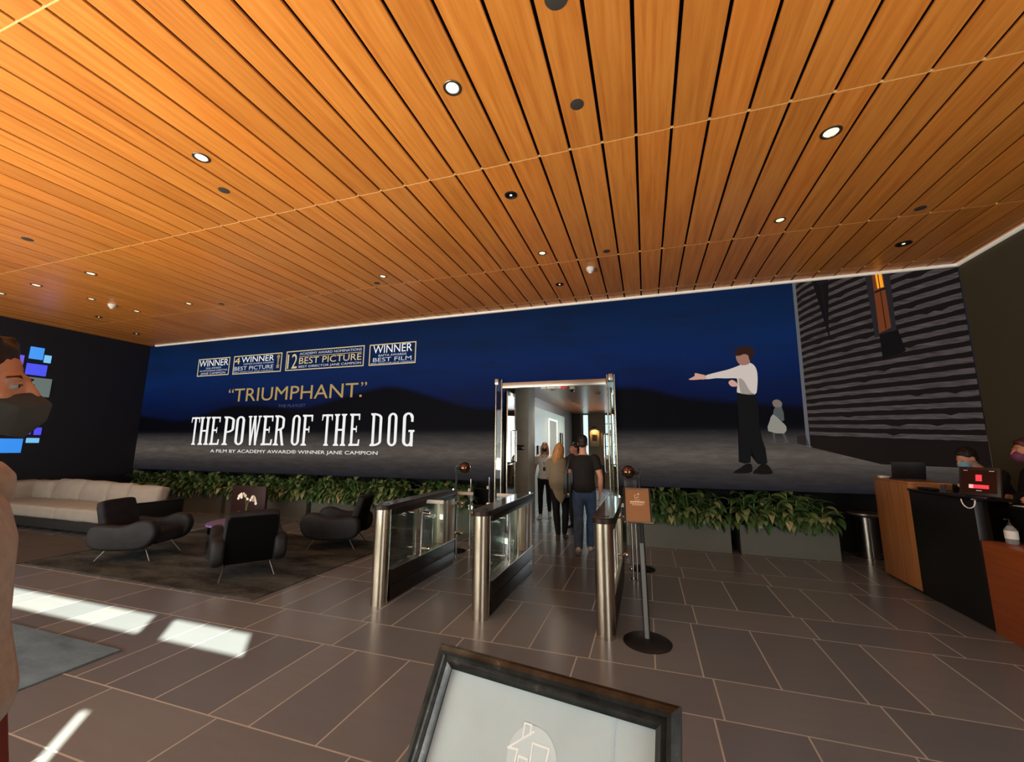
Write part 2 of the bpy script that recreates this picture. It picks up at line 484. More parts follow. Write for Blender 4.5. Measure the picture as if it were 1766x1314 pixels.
# unseen glazed back wall; openings at the top shaped to cast the sun patches
b = BM()
ZS = 3.925
box(b, XL, XR, YB - 0.16, YB, 0, 0.25)
wins = [(-13.0, -10.2), (-10.0, -7.2), (-7.0, -4.0), (-3.8, -1.9), (1.3, 4.3)]
xs = [XL] + [v for w in wins for v in w] + [XR]
for i in range(0, len(xs), 2):
    if xs[i] < -0.5 < xs[i + 1]:      # slit added in the unseen wall to cast a thin sun streak
        box(b, xs[i], -0.535, YB - 0.03, YB, 0.25, 3.2); box(b, -0.43, xs[i + 1], YB - 0.03, YB, 0.25, 3.2)
        box(b, -0.535, -0.43, YB - 0.03, YB, 0.25, 2.1); box(b, -0.535, -0.43, YB - 0.03, YB, 3.14, 3.2)
    else: box(b, xs[i], xs[i + 1], YB - 0.16, YB, 0.25, 3.2)
box(b, XL, XR, YB - 0.03, YB, 3.2, ZS)
sl = [(-9.5, -0.63), (-0.375, 0.59)]
edges = [XL] + [v for s in sl for v in s] + [XR]
for i in range(0, len(edges), 2): box(b, edges[i], edges[i + 1], YB - 0.03, YB, ZS, ZC + 0.06)
struct(obj('wall_back', b, M['olive'], smooth=False))
M['daypane'] = mat('daylight_frosted_glass', srgb(210, 215, 215), 0.6, emit=(0.95, 0.97, 1.0, 1), estr=0.9)
for i, (a, c) in enumerate(wins):
    b = BM(); box(b, a, c, YB - 0.10, YB - 0.08, 0.25, 3.2); w = struct(obj('window_%d' % (i + 1), b, M['daypane'], smooth=False))
    b = BM()
    box(b, a, a + 0.05, YB - 0.12, YB - 0.04, 0.25, 3.2); box(b, c - 0.05, c, YB - 0.12, YB - 0.04, 0.25, 3.2)
    box(b, a + 0.05, c - 0.05, YB - 0.12, YB - 0.04, 0.25, 0.3); box(b, a + 0.05, c - 0.05, YB - 0.12, YB - 0.04, 3.15, 3.2)
    struct(obj('window_frame', b, M['bronze'], w, smooth=False))
# the thin streak of sun comes from the slit added in the back wall
# cream trim where the ceiling meets the screen and the right wall
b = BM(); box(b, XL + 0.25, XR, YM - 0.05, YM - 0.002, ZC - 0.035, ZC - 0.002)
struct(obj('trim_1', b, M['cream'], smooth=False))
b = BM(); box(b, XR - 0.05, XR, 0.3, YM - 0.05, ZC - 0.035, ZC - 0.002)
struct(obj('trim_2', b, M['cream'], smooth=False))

# ---------------------------------------------------------------- corridor behind the doorway
CX0, CX1, CY1, CZ = -2.92, 1.0, 17.46, 3.0
b = BM(); box(b, CX0 - 0.15, CX1, YW + 0.15, CY1, CZ, CZ + 0.1)
cc = struct(obj('ceiling', b, M['corr_ceil'], smooth=False))
b = BM(); box(b, CX0 - 0.15, CX0, YW + 0.15, CY1 + 0.15, 0, CZ); struct(obj('wall_corridor_left', b, M['brownwall'], smooth=False))
b = BM(); box(b, CX0 + 0.0, CX0 + 0.03, 10.9, 15.3, 0.0, 2.72); struct(obj('wall_corridor_panel', b, M['palewall'], smooth=False))
b = BM(); box(b, CX1, CX1 + 0.15, YW + 0.15, CY1 + 0.15, 0, CZ); struct(obj('wall_corridor_right', b, M['corrwall'], smooth=False))
# end wall with two tall windows
b = BM()
W1, W2 = (-2.53, -2.27, 0.9, 2.95), (-1.61, -0.75, 1.28, 2.93)
box(b, CX0, W1[0], CY1, CY1 + 0.15, 0, CZ); box(b, W1[1], W2[0], CY1, CY1 + 0.15, 0, CZ); box(b, W2[1], CX1, CY1, CY1 + 0.15, 0, CZ)
for w in (W1, W2):
    box(b, w[0], w[1], CY1, CY1 + 0.15, 0, w[2]); box(b, w[0], w[1], CY1, CY1 + 0.15, w[3], CZ)
struct(obj('wall_corridor_end', b, M['corrwall'], smooth=False))
M['sky1'] = mat('daylight_pane', srgb(210, 235, 238), 0.4, emit=(0.60, 0.86, 0.90, 1), estr=1.25)
for i, w in enumerate((W1, W2)):
    b = BM(); box(b, w[0], w[1], CY1 + 0.06, CY1 + 0.07, w[2], w[3]); o = struct(obj('window_%d' % (7 + i), b, M['sky1'], smooth=False))
    b = BM()
    box(b, w[0], w[0] + 0.03, CY1 + 0.02, CY1 + 0.055, w[2], w[3]); box(b, w[1] - 0.03, w[1], CY1 + 0.02, CY1 + 0.055, w[2], w[3])
    if i: 
        for z in (1.62, 2.1, 2.55): box(b, w[0] + 0.03, w[1] - 0.03, CY1 + 0.02, CY1 + 0.055, z, z + 0.03)
        box(b, -1.2, -1.17, CY1 + 0.02, CY1 + 0.054, w[2], w[3])
    struct(obj('window_frame', b, M['bronze'], o, smooth=False))
b = BM(); box(b, CX0 + 0.0, -2.60, 17.36, CY1, 0, CZ - 0.02); struct(obj('trim_3', b, M['brownwall'], smooth=False))
# plastered pillar just inside the doorway
b = BM(); box(b, CX0, -2.44, 8.65, 9.22, 0, CZ); pil = struct(obj('wall_pillar', b, M['concrete'], smooth=False))
t = thing('wall_plaque', 'small black plaque on the grey pillar inside the doorway', 'sign', (-2.60, 8.65, 1.60))
b = BM(); rbox(b, -0.11, 0.07, -0.014, -0.001, -0.055, 0.055, 0.004); obj('plate', b, M['blackgloss'], t)
b = BM(); box(b, -0.09, 0.05, -0.016, -0.0145, 0.012, 0.018); box(b, -0.09, 0.05, -0.016, -0.0145, -0.02, -0.016); obj('inscription', b, M['concrete'], t)

# framed things along the corridor's pale left wall
def wallframe(y0, y1, z0, z1, fm, cm, label, cat, nm='wall_picture'):
    x = CX0 + 0.03
    t = thing(nm, label, cat, (x, (y0 + y1) / 2, (z0 + z1) / 2))
    w, h = (y1 - y0) / 2, (z1 - z0) / 2
    b = BM(); e = 0.05
    box(b, 0.001, 0.045, -w, -w + e, -h, h); box(b, 0.001, 0.045, w - e, w, -h, h); box(b, 0.001, 0.045, -w + e, w - e, h - e, h); box(b, 0.001, 0.045, -w + e, w - e, -h, -h + e)
    obj('frame', b, fm, t, smooth=False)
    b = BM(); box(b, 0.002, 0.02, -w + e, w - e, -h + e, h - e); obj('panel', b, cm, t, smooth=False)
M['litframe'] = mat('white_lit_frame', srgb(250, 250, 245), 0.4, emit=(1, 1, 0.97, 1), estr=0.6)
M['greypanel'] = mat('grey_panel', srgb(120, 118, 104), 0.6, var=0.08)
wallframe(12.5, 13.75, 1.15, 2.5, M['litframe'], M['greypanel'], 'tall white-edged display panel with a grey face on the pale corridor wall', 'display panel', 'display_panel')
wallframe(11.15, 11.55, 1.25, 1.65, M['black'], M['black'], 'small dark picture beside the pillar on the pale corridor wall', 'picture')
wallframe(14.35, 14.75, 1.3, 2.1, M['black'], M['greypanel'], 'narrow dark framed picture at the far end of the pale corridor wall', 'picture')
# picture with its lamp on the end wall
t = thing('picture', 'pale framed picture with dark print on the corridor end wall, under a lamp', 'picture', (-2.03, CY1, 1.96))
b = BM(); rbox(b, -0.20, 0.20, -0.04, -0.001, -0.34, 0.34, 0.008); obj('frame', b, mat('cream_mount', srgb(176, 160, 134), 0.7), t)
b = BM(); box(b, -0.10, 0.10, -0.043, -0.0405, -0.10, 0.16); obj('print', b, mat('dark_print', srgb(52, 38, 34), 0.6, var=0.4, vscale=14), t)
t = thing('picture_lamp', 'small dark picture lamp glowing orange above the print on the corridor end wall', 'lamp', (-2.03, CY1, 2.42))
b = BM(); tube(b, [(0, -0.001, 0.0), (0, -0.14, 0.04), (0, -0.17, 0.02)], 0.012, 8); obj('arm', b, M['black'], t)
b = BM(); cyl(b, (-0.1, -0.17, 0.01), (0.1, -0.17, 0.01), 0.022, 12); obj('shade', b, M['black'], t)
lamp('picture_lamp_bulb', 'SPOT', 16, (1.0, 0.55, 0.2), (-2.03, CY1 - 0.17, 2.38), (0, 0.35, -1), spot_size=math.radians(120), spot_blend=0.6, shadow_soft_size=0.03)
# small console table under it
t = thing('console_table', 'small dark console table under the picture at the corridor end', 'table', (-2.03, 17.15, 0))
b = BM(); rbox(b, -0.4, 0.4, -0.2, 0.2, 0.84, 0.88, 0.005); obj('top', b, M['black'], t)
for sx in (-0.36, 0.36):
    for sy in (-0.16, 0.16):
        b = BM(); cyl(b, (sx, sy, 0), (sx, sy, 0.84), 0.015, 8); obj('leg', b, M['black'], t)

# ---------------------------------------------------------------- video wall
def screen_mat():
    k = NT('night_scene_screen')
    sep = k.n('ShaderNodeSeparateXYZ'); co = k.coord('Object'); k.t.links.new(co, sep.inputs[0])
    X, Z = sep.outputs[0], sep.outputs[2]
    t = k.n('ShaderNodeMapRange'); k.put(t.inputs[0], Z); t.inputs[1].default_value = 1.9; t.inputs[2].default_value = 4.4
    cl = k.noise(k.coord('Object', (0.35, 1, 1.3)), 1.3, 6, 0.6)
    tz = k.math('ADD', t.outputs[0], k.math('MULTIPLY', k.math('SUBTRACT', cl, 0.5), 0.35))
    sky = k.ramp(tz, [(0.0, srgb(2, 6, 26)), (0.3, srgb(5, 20, 58)), (0.55, srgb(8, 32, 76)), (0.8, srgb(8, 31, 66)), (1.0, srgb(6, 25, 54))])
    cl2 = k.noise(k.coord('Object', (0.25, 1, 1.1)), 2.6, 7, 0.65)
    sky = k.mix(k.math('MULTIPLY', k.smooth(cl2, 0.5, 0.72), 0.5), sky, srgb(14, 20, 34))
    # ridge line height along x
    u = k.math('DIVIDE', k.math('SUBTRACT', X, -13.4), 18.0)
    def g(v): q = (v - 1.8) / 1.4; return (q, q, q, 1)
    pts = [(-13.4, 2.42), (-11.6, 2.28), (-10.2, 2.58), (-9.0, 2.60), (-7.6, 2.52), (-5.6, 2.90), (-4.6, 2.78), (-3.3, 2.42), (-2.0, 2.5), (-0.3, 2.72), (0.6, 2.52), (2.4, 2.30), (4.6, 2.2)]
    hh = k.ramp(u, [((x + 13.4) / 18.0, g(z)) for x, z in pts], 'CARDINAL')
    hh = k.math('ADD', k.math('MULTIPLY', hh, 1.4), 1.8)
    hill = k.smooth(k.math('SUBTRACT', hh, Z), -0.06, 0.10)
    col = k.mix(hill, sky, srgb(3, 4, 8))
    # ground
    gn = k.noise(k.coord('Object', (1.2, 1, 7.0)), 2.0, 8, 0.7)
    gr = k.ramp(k.math('DIVIDE', k.math('SUBTRACT', Z, 0.95), 1.1), [(0.0, srgb(28, 28, 34)), (0.22, srgb(54, 50, 49)), (0.5, srgb(92, 84, 77)), (0.72, srgb(66, 61, 59)), (0.9, srgb(14, 14, 16)), (1.0, srgb(4, 5, 8))])
    gr = k.mix(k.smooth(gn, 0.38, 0.68), k.mix(0.3, gr, (0.002, 0.002, 0.003, 1)), gr)
    col = k.mix(k.smooth(Z, 2.04, 1.90), col, gr)
    k.set(Base_Color=(0.002, 0.002, 0.003, 1), Roughness=0.6)
    k.b.inputs['Specular IOR Level'].default_value = 0.05
    k.put(k.b.inputs['Emission Color'], col); k.b.inputs['Emission Strength'].default_value = 1.0
    return k.m
M['screen'] = screen_mat()
def lit(name, c, s=1.0):
    return mat('screen_' + name, (0.004, 0.004, 0.004, 1), 0.55, emit=c, estr=s, spec=0.05)
vw = thing('video_wall', 'wall-long night landscape screen with film title lettering above the planters', 'screen', (0, 0, 0))
b = BM()
box(b, XL + 0.005, DX0, YM, YM + 0.1, 0.96, ZC - 0.002)
box(b, DX1, XR - 0.005, YM, YM + 0.1, 0.96, ZC - 0.002)
box(b, DX0, DX1, YM, YM + 0.1, 2.86, ZC - 0.002)
obj('screen_panel', b, M['screen'], vw, smooth=False)
YT = YM - 0.004
WHT = lit('white', srgb(240, 240, 238)); GLD = lit('gold', srgb(172, 142, 84)); DGL = lit('pale_gold', srgb(214, 190, 140)); OFW = lit('offwhite', srgb(200, 205, 212)); GREY = lit('grey', srgb(110, 108, 112))
def tx(name, body, x0, x1, z0, z1, m, bold=0.0):
    return obj(name, text_bm(body, x0, x1, z0, z1, YT, bold), m, vw, smooth=False)
def frame2(bm, x0, x1, z0, z1, w, y=YT):
    for a in ((x0, x1, z0, z0 + w), (x0, x1, z1 - w, z1), (x0, x0 + w, z0 + w, z1 - w), (x1 - w, x1, z0 + w, z1 - w)):
        box(bm, a[0], a[1], y, y + 0.003, a[2], a[3])
def border(*a):
    b = BM(); frame2(b, *a, 0.022); obj('award_border', b, DGL, vw, smooth=False)
border(-11.33, -10.19, 3.41, 3.88); border(-10.05, -8.45, 3.405, 3.885); border(-8.31, -6.03, 3.41, 3.895); border(-5.89, -4.685, 3.405, 3.89)
tx('lettering', 'WINNER', -11.29, -10.24, 3.67, 3.84, WHT)
tx('lettering', 'DGA AWARDS', -11.02, -10.48, 3.595, 3.64, OFW)
tx('lettering', 'OUTSTANDING DIRECTOR', -11.24, -10.25, 3.53, 3.57, OFW)
tx('lettering', 'JANE CAMPION', -11.2, -10.31, 3.435, 3.505, OFW)
tx('lettering', '4', -10.02, -9.83, 3.67, 3.84, DGL)
tx('lettering', 'WINNER', -9.78, -8.70, 3.70, 3.845, WHT)
tx('lettering', 'CRITICS CHOICE AWARDS', -9.70, -8.70, 3.635, 3.675, OFW)
tx('lettering', 'BEST PICTURE', -10.0, -8.70, 3.50, 3.60, OFW)
tx('lettering', 'BEST DIRECTOR JANE CAMPION', -10.0, -8.70, 3.435, 3.47, OFW)
b = BM(); ball(b, (-8.56, YT, 3.79), (0.05, 0.002, 0.05), 14); tube(b, [(-8.56, YT, 3.76), (-8.56, YT, 3.60)], [(0.03, 0.002), (0.018, 0.002)], 8); box(b, -8.60, -8.52, YT - 0.001, YT + 0.002, 3.50, 3.59)
obj('statuette_drawing', b, lit('brass', srgb(150, 130, 96)), vw)
tx('lettering', '12', -8.26, -7.96, 3.46, 3.82, DGL)
tx('lettering', 'ACADEMY AWARD NOMINATIONS', -7.90, -6.10, 3.78, 3.84, OFW)
b = BM(); box(b, -7.90, -6.10, YT, YT + 0.003, 3.735, 3.745); obj('rule', b, DGL, vw)
tx('lettering', 'BEST PICTURE', -7.90, -6.10, 3.56, 3.715, DGL)
tx('lettering', 'BEST DIRECTOR JANE CAMPION', -7.90, -6.10, 3.45, 3.52, OFW)
tx('lettering', 'WINNER', -5.79, -4.78, 3.68, 3.86, WHT)
tx('lettering', 'BAFTA AWARDS', -5.64, -4.92, 3.60, 3.65, OFW)
tx('lettering', 'BEST FILM', -5.78, -4.79, 3.485, 3.575, OFW)
tx('lettering', 'BEST DIRECTOR JANE CAMPION', -5.83, -4.73, 3.425, 3.46, OFW)
tx('lettering', 'TRIUMPHANT.', -9.90, -6.02, 2.70, 3.03, GLD)
tx('lettering', '\u201c', -10.10, -9.93, 2.93, 3.03, GLD); tx('lettering', '\u201d', -6.06, -5.90, 2.95, 3.04, GLD)
tx('lettering', 'THE PLAYLIST', -8.42, -7.59, 2.52, 2.59, lit('dim', srgb(70, 72, 96)))
tx('lettering', 'A FILM BY ACADEMY AWARD\u00ae WINNER JANE CAMPION', -10.50, -5.52, 1.405, 1.51, WHT)

# slab-serif condensed title letters, each drawn in a unit box
S, TH, SE = 0.34, 0.055, 0.07
def arc(cx, cz, rx, rz, a0, a1, n=14): return [(cx + rx * math.cos(math.radians(a0 + (a1 - a0) * i / n)), cz + rz * math.sin(math.radians(a0 + (a1 - a0) * i / n))) for i in range(n + 1)]
def stem(x, z0=0, z1=1, w=0.22): return [[(x - w / 2, z0), (x + w / 2, z0), (x + w / 2, z1), (x - w / 2, z1)]]
def serif(x, z, w=0.44, up=True):
    s = 1 if up else -1
    return [[(x - w / 2, z), (x + w / 2, z), (x + w / 2, z + s * 0.03), (x + 0.12, z + s * 0.075), (x - 0.12, z + s * 0.075), (x - w / 2, z + s * 0.03)]]
def ring(cx, cz, rx, rz, wx, wz, a0, a1):
    o = arc(cx, cz, rx, rz, a0, a1); i = arc(cx, cz, rx - wx, rz - wz, a0, a1)
    return [[o[j], o[j + 1], i[j + 1], i[j]] for j in range(len(o) - 1)]
def capring(x0, x1, z0, z1, wx, wz):
    cx = (x0 + x1) / 2; rx = (x1 - x0) / 2; rz = 0.16
    return ring(cx, z1 - rz, rx, rz, wx, wz, 0, 180) + ring(cx, z0 + rz, rx, rz, wx, wz, 180, 360) + [[(x0, z0 + rz), (x0 + wx, z0 + rz), (x0 + wx, z1 - rz), (x0, z1 - rz)], [(x1 - wx, z0 + rz), (x1, z0 + rz), (x1, z1 - rz), (x1 - wx, z1 - rz)]]
def bar(x0, x1, z, w=0.06): return [[(x0, z - w / 2), (x1, z - w / 2), (x1, z + w / 2), (x0, z + w / 2)]]
def diag(xa, za, xb, zb, w): return [[(xa - w / 2, za), (xa + w / 2, za), (xb + w / 2, zb), (xb - w / 2, zb)]]
def bowl(x0, x1, z0, z1, wx=0.22, wz=0.06):
    rx = (x1 - x0); cz = (z0 + z1) / 2; rz = 0.15
    q = ring(x0, z1 - rz, rx, rz, wx, wz, 0, 90) + ring(x0, z0 + rz, rx, rz, wx, wz, 270, 360)
    return q + [[(x1 - wx, z0 + rz), (x1, z0 + rz), (x1, z1 - rz), (x1 - wx, z1 - rz)]]
GL = {
 'T': stem(0.5) + serif(0.5, 0) + bar(0.04, 0.96, 0.965) + [[(0.0, 0.80), (0.07, 0.80), (0.16, 0.99), (0.0, 0.99)], [(0.93, 0.80), (1.0, 0.80), (1.0, 0.99), (0.84, 0.99)]],
 'H': stem(0.22) + stem(0.78) + bar(0.22, 0.78, 0.5) + serif(0.22, 0) + serif(0.78, 0) + serif(0.22, 1, up=False) + serif(0.78, 1, up=False),
 'E': stem(0.25) + serif(0.2, 0, 0.4) + serif(0.2, 1, 0.4, False) + bar(0.25, 0.92, 0.965) + bar(0.25, 0.95, 0.035) + bar(0.25, 0.7, 0.52) + [[(0.84, 0.80), (0.94, 0.80), (0.94, 0.99), (0.80, 0.99)], [(0.88, 0.2), (1.0, 0.2), (0.97, 0.01), (0.8, 0.01)], [(0.62, 0.42), (0.7, 0.42), (0.7, 0.62), (0.62, 0.62)]],
 'F': stem(0.25) + serif(0.25, 0, 0.5) + serif(0.2, 1, 0.4, False) + bar(0.25, 0.92, 0.965) + bar(0.25, 0.7, 0.52) + [[(0.84, 0.78), (0.95, 0.78), (0.95, 0.99), (0.80, 0.99)], [(0.62, 0.42), (0.7, 0.42), (0.7, 0.62), (0.62, 0.62)]],
 'P': stem(0.25) + serif(0.25, 0, 0.5) + serif(0.2, 1, 0.4, False) + bowl(0.25, 0.98, 0.42, 1.0),
 'R': stem(0.25) + serif(0.25, 0, 0.5) + serif(0.2, 1, 0.4, False) + bowl(0.25, 0.95, 0.48, 1.0) + diag(0.88, 0.0, 0.62, 0.52, 0.22) + bar(0.8, 1.0, 0.03),
 'D': stem(0.25) + serif(0.2, 0, 0.4) + serif(0.2, 1, 0.4, False) + bowl(0.25, 0.98, 0.0, 1.0),
 'O': capring(0.05, 0.95, 0, 1, 0.26, 0.06),
 'G': [q for q in capring(0.05, 0.95, 0, 1, 0.26, 0.06) if not (min(p[0] for p in q) > 0.6 and 0.44 < sum(p[1] for p in q) / len(q) < 0.84)] + bar(0.55, 1.05, 0.45) + stem(0.82, 0.0, 0.45, 0.24) + stem(0.84, 0.72, 0.86, 0.2),
 'W': diag(0.28, 0.0, 0.1, 1.0, 0.16) + diag(0.28, 0.0, 0.48, 1.0, 0.12) + diag(0.68, 0.0, 0.5, 1.0, 0.16) + diag(0.68, 0.0, 0.88, 1.0, 0.12) + bar(-0.04, 0.26, 0.975, 0.05) + bar(0.36, 0.62, 0.975, 0.05) + bar(0.76, 1.03, 0.975, 0.05),
}
for ch, x0, x1 in [('T', -11.3, -11.0), ('H', -10.99, -10.62), ('E', -10.59, -10.25), ('P', -10.15, -9.77), ('O', -9.74, -9.42), ('W', -9.31, -8.91), ('E', -8.86, -8.51), ('R', -8.48, -8.15), ('O', -7.95, -7.68), ('F', -7.64, -7.32), ('T', -7.07, -6.77), ('H', -6.72, -6.38), ('E', -6.3, -6.01), ('D', -5.74, -5.44), ('O', -5.31, -5.05), ('G', -4.94, -4.65)]:
    b = BM()
    for q in GL[ch]:
        vs_ = [b.verts.new((x0 + u * (x1 - x0), YT, 1.615 + v * 0.715)) for u, v in q]
        b.faces.new(vs_)
    obj('title_letter', b, WHT, vw, smooth=False)

def flat(name, pts, c, y=YT, parent=vw, th=0.0):
    b = BM(); vs_ = [b.verts.new((x, y, z)) for x, z in pts]; f = b.faces.new(vs_)
    bmesh.ops.triangulate(b, faces=[f])
    for f in b.faces:
        if f.normal.y > 0: f.normal_flip()
    return obj(name, b, lit(name, srgb(*c)), parent, smooth=False, recalc=False)
# barn on the right of the landscape
b = BM(); vs_ = [b.verts.new((x, YM - 0.0015, z)) for x, z in [(2.44, 4.385), (2.41, 1.68), (3.33, 1.40), (4.59, 1.36), (4.59, 4.385)]]; b.faces.new(vs_[::-1])
obj('barn_shadow_side', b, lit('barn_dark', srgb(20, 16, 15)), vw, smooth=False)
b = BM()
rnd = random.Random(3)
zr = 1.74; i = 0
while zr < 5.7:
    h = 0.084
    def L(z): return 1.84 + 0.68 * (z - 1.74)
    n = 24
    top = []; bot = []
    for j in range(n + 1):
        u = j / n
        x = 2.46 + (4.585 - 2.46) * u
        zz = L(zr) + (zr - L(zr)) * (u ** 0.85)
        jt = rnd.uniform(-0.006, 0.006)
        top.append((x, zz + h * (0.6 + 0.4 * u) * (1 if rnd.random() > 0.06 else 0.6) + jt * 0.5)); bot.append((x, zz + jt))
    for j in range(n):
        q = [bot[j], bot[j + 1], top[j + 1], top[j]]
        if min(p[1] for p in q) > 4.38: continue
        q = [(p[0], min(p[1], 4.384)) for p in q]
        b.faces.new([b.verts.new((x, YM - 0.003, z)) for x, z in q])
    zr += 0.163; i += 1
k = NT('screen_siding'); f = k.noise(k.coord('Object', (1.5, 1, 12)), 3, 6, 0.6)
sx = k.n('ShaderNodeSeparateXYZ'); k.t.links.new(k.coord('Object'), sx.inputs[0])
c1 = k.ramp(f, [(0.3, srgb(52, 45, 44)), (0.7, srgb(88, 79, 78))])
k.b.inputs['Specular IOR Level'].default_value = 0.05; k.set(Base_Color=(0.002, 0.002, 0.002, 1), Roughness=0.6); k.put(k.b.inputs['Emission Color'], c1)
k.b.inputs['Emission Strength'].default_value = 0.82
obj('barn_siding', b, k.m, vw, smooth=False)
flat('barn_corner', [(2.44, 4.38), (2.40, 1.66), (2.45, 1.64), (2.485, 4.38)], (88, 88, 92), YT)
flat('barn_skirting', [(2.47, 1.80), (2.47, 1.64), (3.33, 1.40), (4.58, 1.38), (4.58, 1.70), (3.4, 1.74)], (22, 16, 14), YT - 0.001)
flat('barn_window_surround', [(3.44, 4.38), (3.46, 3.33), (3.74, 3.42), (3.76, 4.38)], (34, 31, 34), YT - 0.001)
flat('barn_window_shade', [(3.52, 3.38), (3.52, 2.98), (3.82, 3.10), (3.76, 3.44)], (13, 11, 12), YT - 0.0015)
flat('barn_window_wood', [(3.53, 4.37), (3.52, 3.40), (3.68, 3.48), (3.67, 4.37)], (104, 52, 26), YT - 0.002)
flat('barn_window_glow', [(3.57, 4.37), (3.575, 4.12), (3.66, 4.14), (3.655, 4.37)], (250, 160, 40), YT - 0.003)
flat('barn_window_bar', [(3.53, 4.08), (3.53, 4.045), (3.68, 4.10), (3.68, 4.135)], (28, 20, 16), YT - 0.004)
flat('barn_window_mullion', [(3.60, 4.37), (3.605, 3.46), (3.62, 3.465), (3.612, 4.37)], (44, 24, 16), YT - 0.0045)
flat('barn_bracket', [(2.72, 4.37), (2.95, 4.37), (2.93, 4.30), (2.86, 4.28), (2.88, 3.4), (2.86, 3.4), (2.83, 4.27), (2.74, 4.30)], (22, 18, 20), YT - 0.001)
flat('barn_footing', [(2.28, 1.82), (2.40, 1.84), (2.44, 1.66), (2.28, 1.70)], (34, 31, 30), YT)
# plain figure standing on the gravel
SK = (196, 150, 132)
flat('figure_shirt', smooth_closed([(1.02, 2.85), (1.2, 2.90), (1.38, 2.94), (1.55, 3.0), (1.64, 3.05), (1.73, 3.03), (1.79, 2.96), (1.81, 2.83), (1.79, 2.62), (1.74, 2.50), (1.51, 2.53), (1.49, 2.60), (1.51, 2.70), (1.50, 2.78), (1.33, 2.79), (1.19, 2.80), (1.03, 2.79)], 3), (196, 184, 176), YT)
flat('figure_shirt_fold', smooth_closed([(1.53, 2.78), (1.60, 2.74), (1.66, 2.60), (1.70, 2.52), (1.56, 2.53), (1.53, 2.62)], 3), (150, 138, 130), YT - 0.001)
flat('figure_hand', smooth_closed([(1.03, 2.85), (0.95, 2.88), (0.86, 2.905), (0.88, 2.865), (0.75, 2.80), (0.84, 2.785), (0.94, 2.79), (1.02, 2.79)], 2), SK, YT - 0.001)
flat('figure_second_hand', smooth_closed([(1.50, 2.65), (1.41, 2.65), (1.37, 2.72), (1.43, 2.76), (1.50, 2.70)], 3), SK, YT - 0.001)
flat('figure_head', smooth_closed([(1.53, 3.20), (1.515, 3.12), (1.545, 3.04), (1.60, 3.0), (1.70, 3.02), (1.72, 3.10), (1.73, 3.18), (1.65, 3.24)], 3), (150, 106, 92), YT - 0.001)
flat('figure_hair', smooth_closed([(1.49, 3.22), (1.53, 3.29), (1.61, 3.33), (1.69, 3.33), (1.78, 3.28), (1.79, 3.19), (1.75, 3.11), (1.71, 3.08), (1.70, 3.16), (1.64, 3.19), (1.58, 3.17), (1.52, 3.17)], 3), (44, 24, 22), YT - 0.002)
flat('figure_trousers', [(1.49, 2.54), (1.73, 2.52), (1.765, 2.42), (1.78, 2.25), (1.77, 1.99), (1.79, 1.80), (1.83, 1.62), (1.84, 1.39), (1.78, 1.365), (1.70, 1.37), (1.67, 1.46), (1.63, 1.62), (1.615, 1.50), (1.60, 1.395), (1.52, 1.375), (1.43, 1.40), (1.455, 1.60), (1.475, 1.90), (1.475, 2.25)], (13, 13, 15), YT)
flat('figure_shoe', smooth_closed([(1.33, 1.225), (1.45, 1.31), (1.53, 1.37), (1.61, 1.37), (1.61, 1.25), (1.50, 1.22)], 2), (14, 11, 10), YT - 0.001)
flat('figure_shoe', smooth_closed([(1.62, 1.22), (1.69, 1.31), (1.75, 1.37), (1.83, 1.37), (1.89, 1.28), (1.88, 1.22)], 2), (14, 11, 10), YT - 0.001)
flat('small_figure_jacket', smooth_closed([(2.02, 2.29), (2.11, 2.30), (2.13, 2.07), (2.02, 2.06), (1.98, 2.15)], 2), (74, 78, 78), YT)
flat('small_figure_skirt', smooth_closed([(1.98, 2.17), (2.08, 2.06), (2.15, 1.97), (2.11, 1.86), (1.89, 1.90), (1.92, 2.05)], 2), (134, 132, 122), YT - 0.001)
flat('small_figure_head', smooth_closed([(1.99, 2.38), (2.06, 2.41), (2.12, 2.36), (2.11, 2.29), (2.05, 2.28), (2.0, 2.30)], 2), (112, 100, 92), YT - 0.001)
flat('small_figure_leg', [(1.95, 1.87), (1.98, 1.87), (1.985, 1.71), (1.88, 1.71), (1.95, 1.74)], (70, 66, 66), YT)
flat('small_figure_leg', [(2.08, 1.87), (2.11, 1.87), (2.17, 1.71), (2.09, 1.70), (2.11, 1.75)], (70, 66, 66), YT)

# glowing squares on the left wall
tiles = [(5.25, 5.48, 3.55, 3.83, (70, 160, 255), 'blue'), (5.50, 5.62, 3.50, 3.68, (130, 205, 255), 'pale blue'), (5.24, 5.58, 3.18, 3.44, (78, 88, 250), 'royal blue'),
         (5.29, 5.70, 2.70, 3.13, (104, 116, 110), 'dim grey-green'), (4.95, 5.18, 3.38, 3.60, (120, 100, 240), 'violet'), (5.28, 5.51, 1.83, 1.97, (96, 76, 215), 'small violet'),
         (5.56, 5.68, 1.82, 1.99, (84, 80, 250), 'narrow indigo'), (5.46, 5.67, 1.64, 1.75, (125, 200, 250), 'small sky blue'), (5.02, 5.41, 1.42, 1.73, (56, 150, 250), 'large bright blue'), (5.14, 5.21, 1.82, 1.90, (190, 200, 190), 'tiny white'),
         (4.5, 4.9, 2.2, 2.75, (90, 110, 240), 'big periwinkle')]
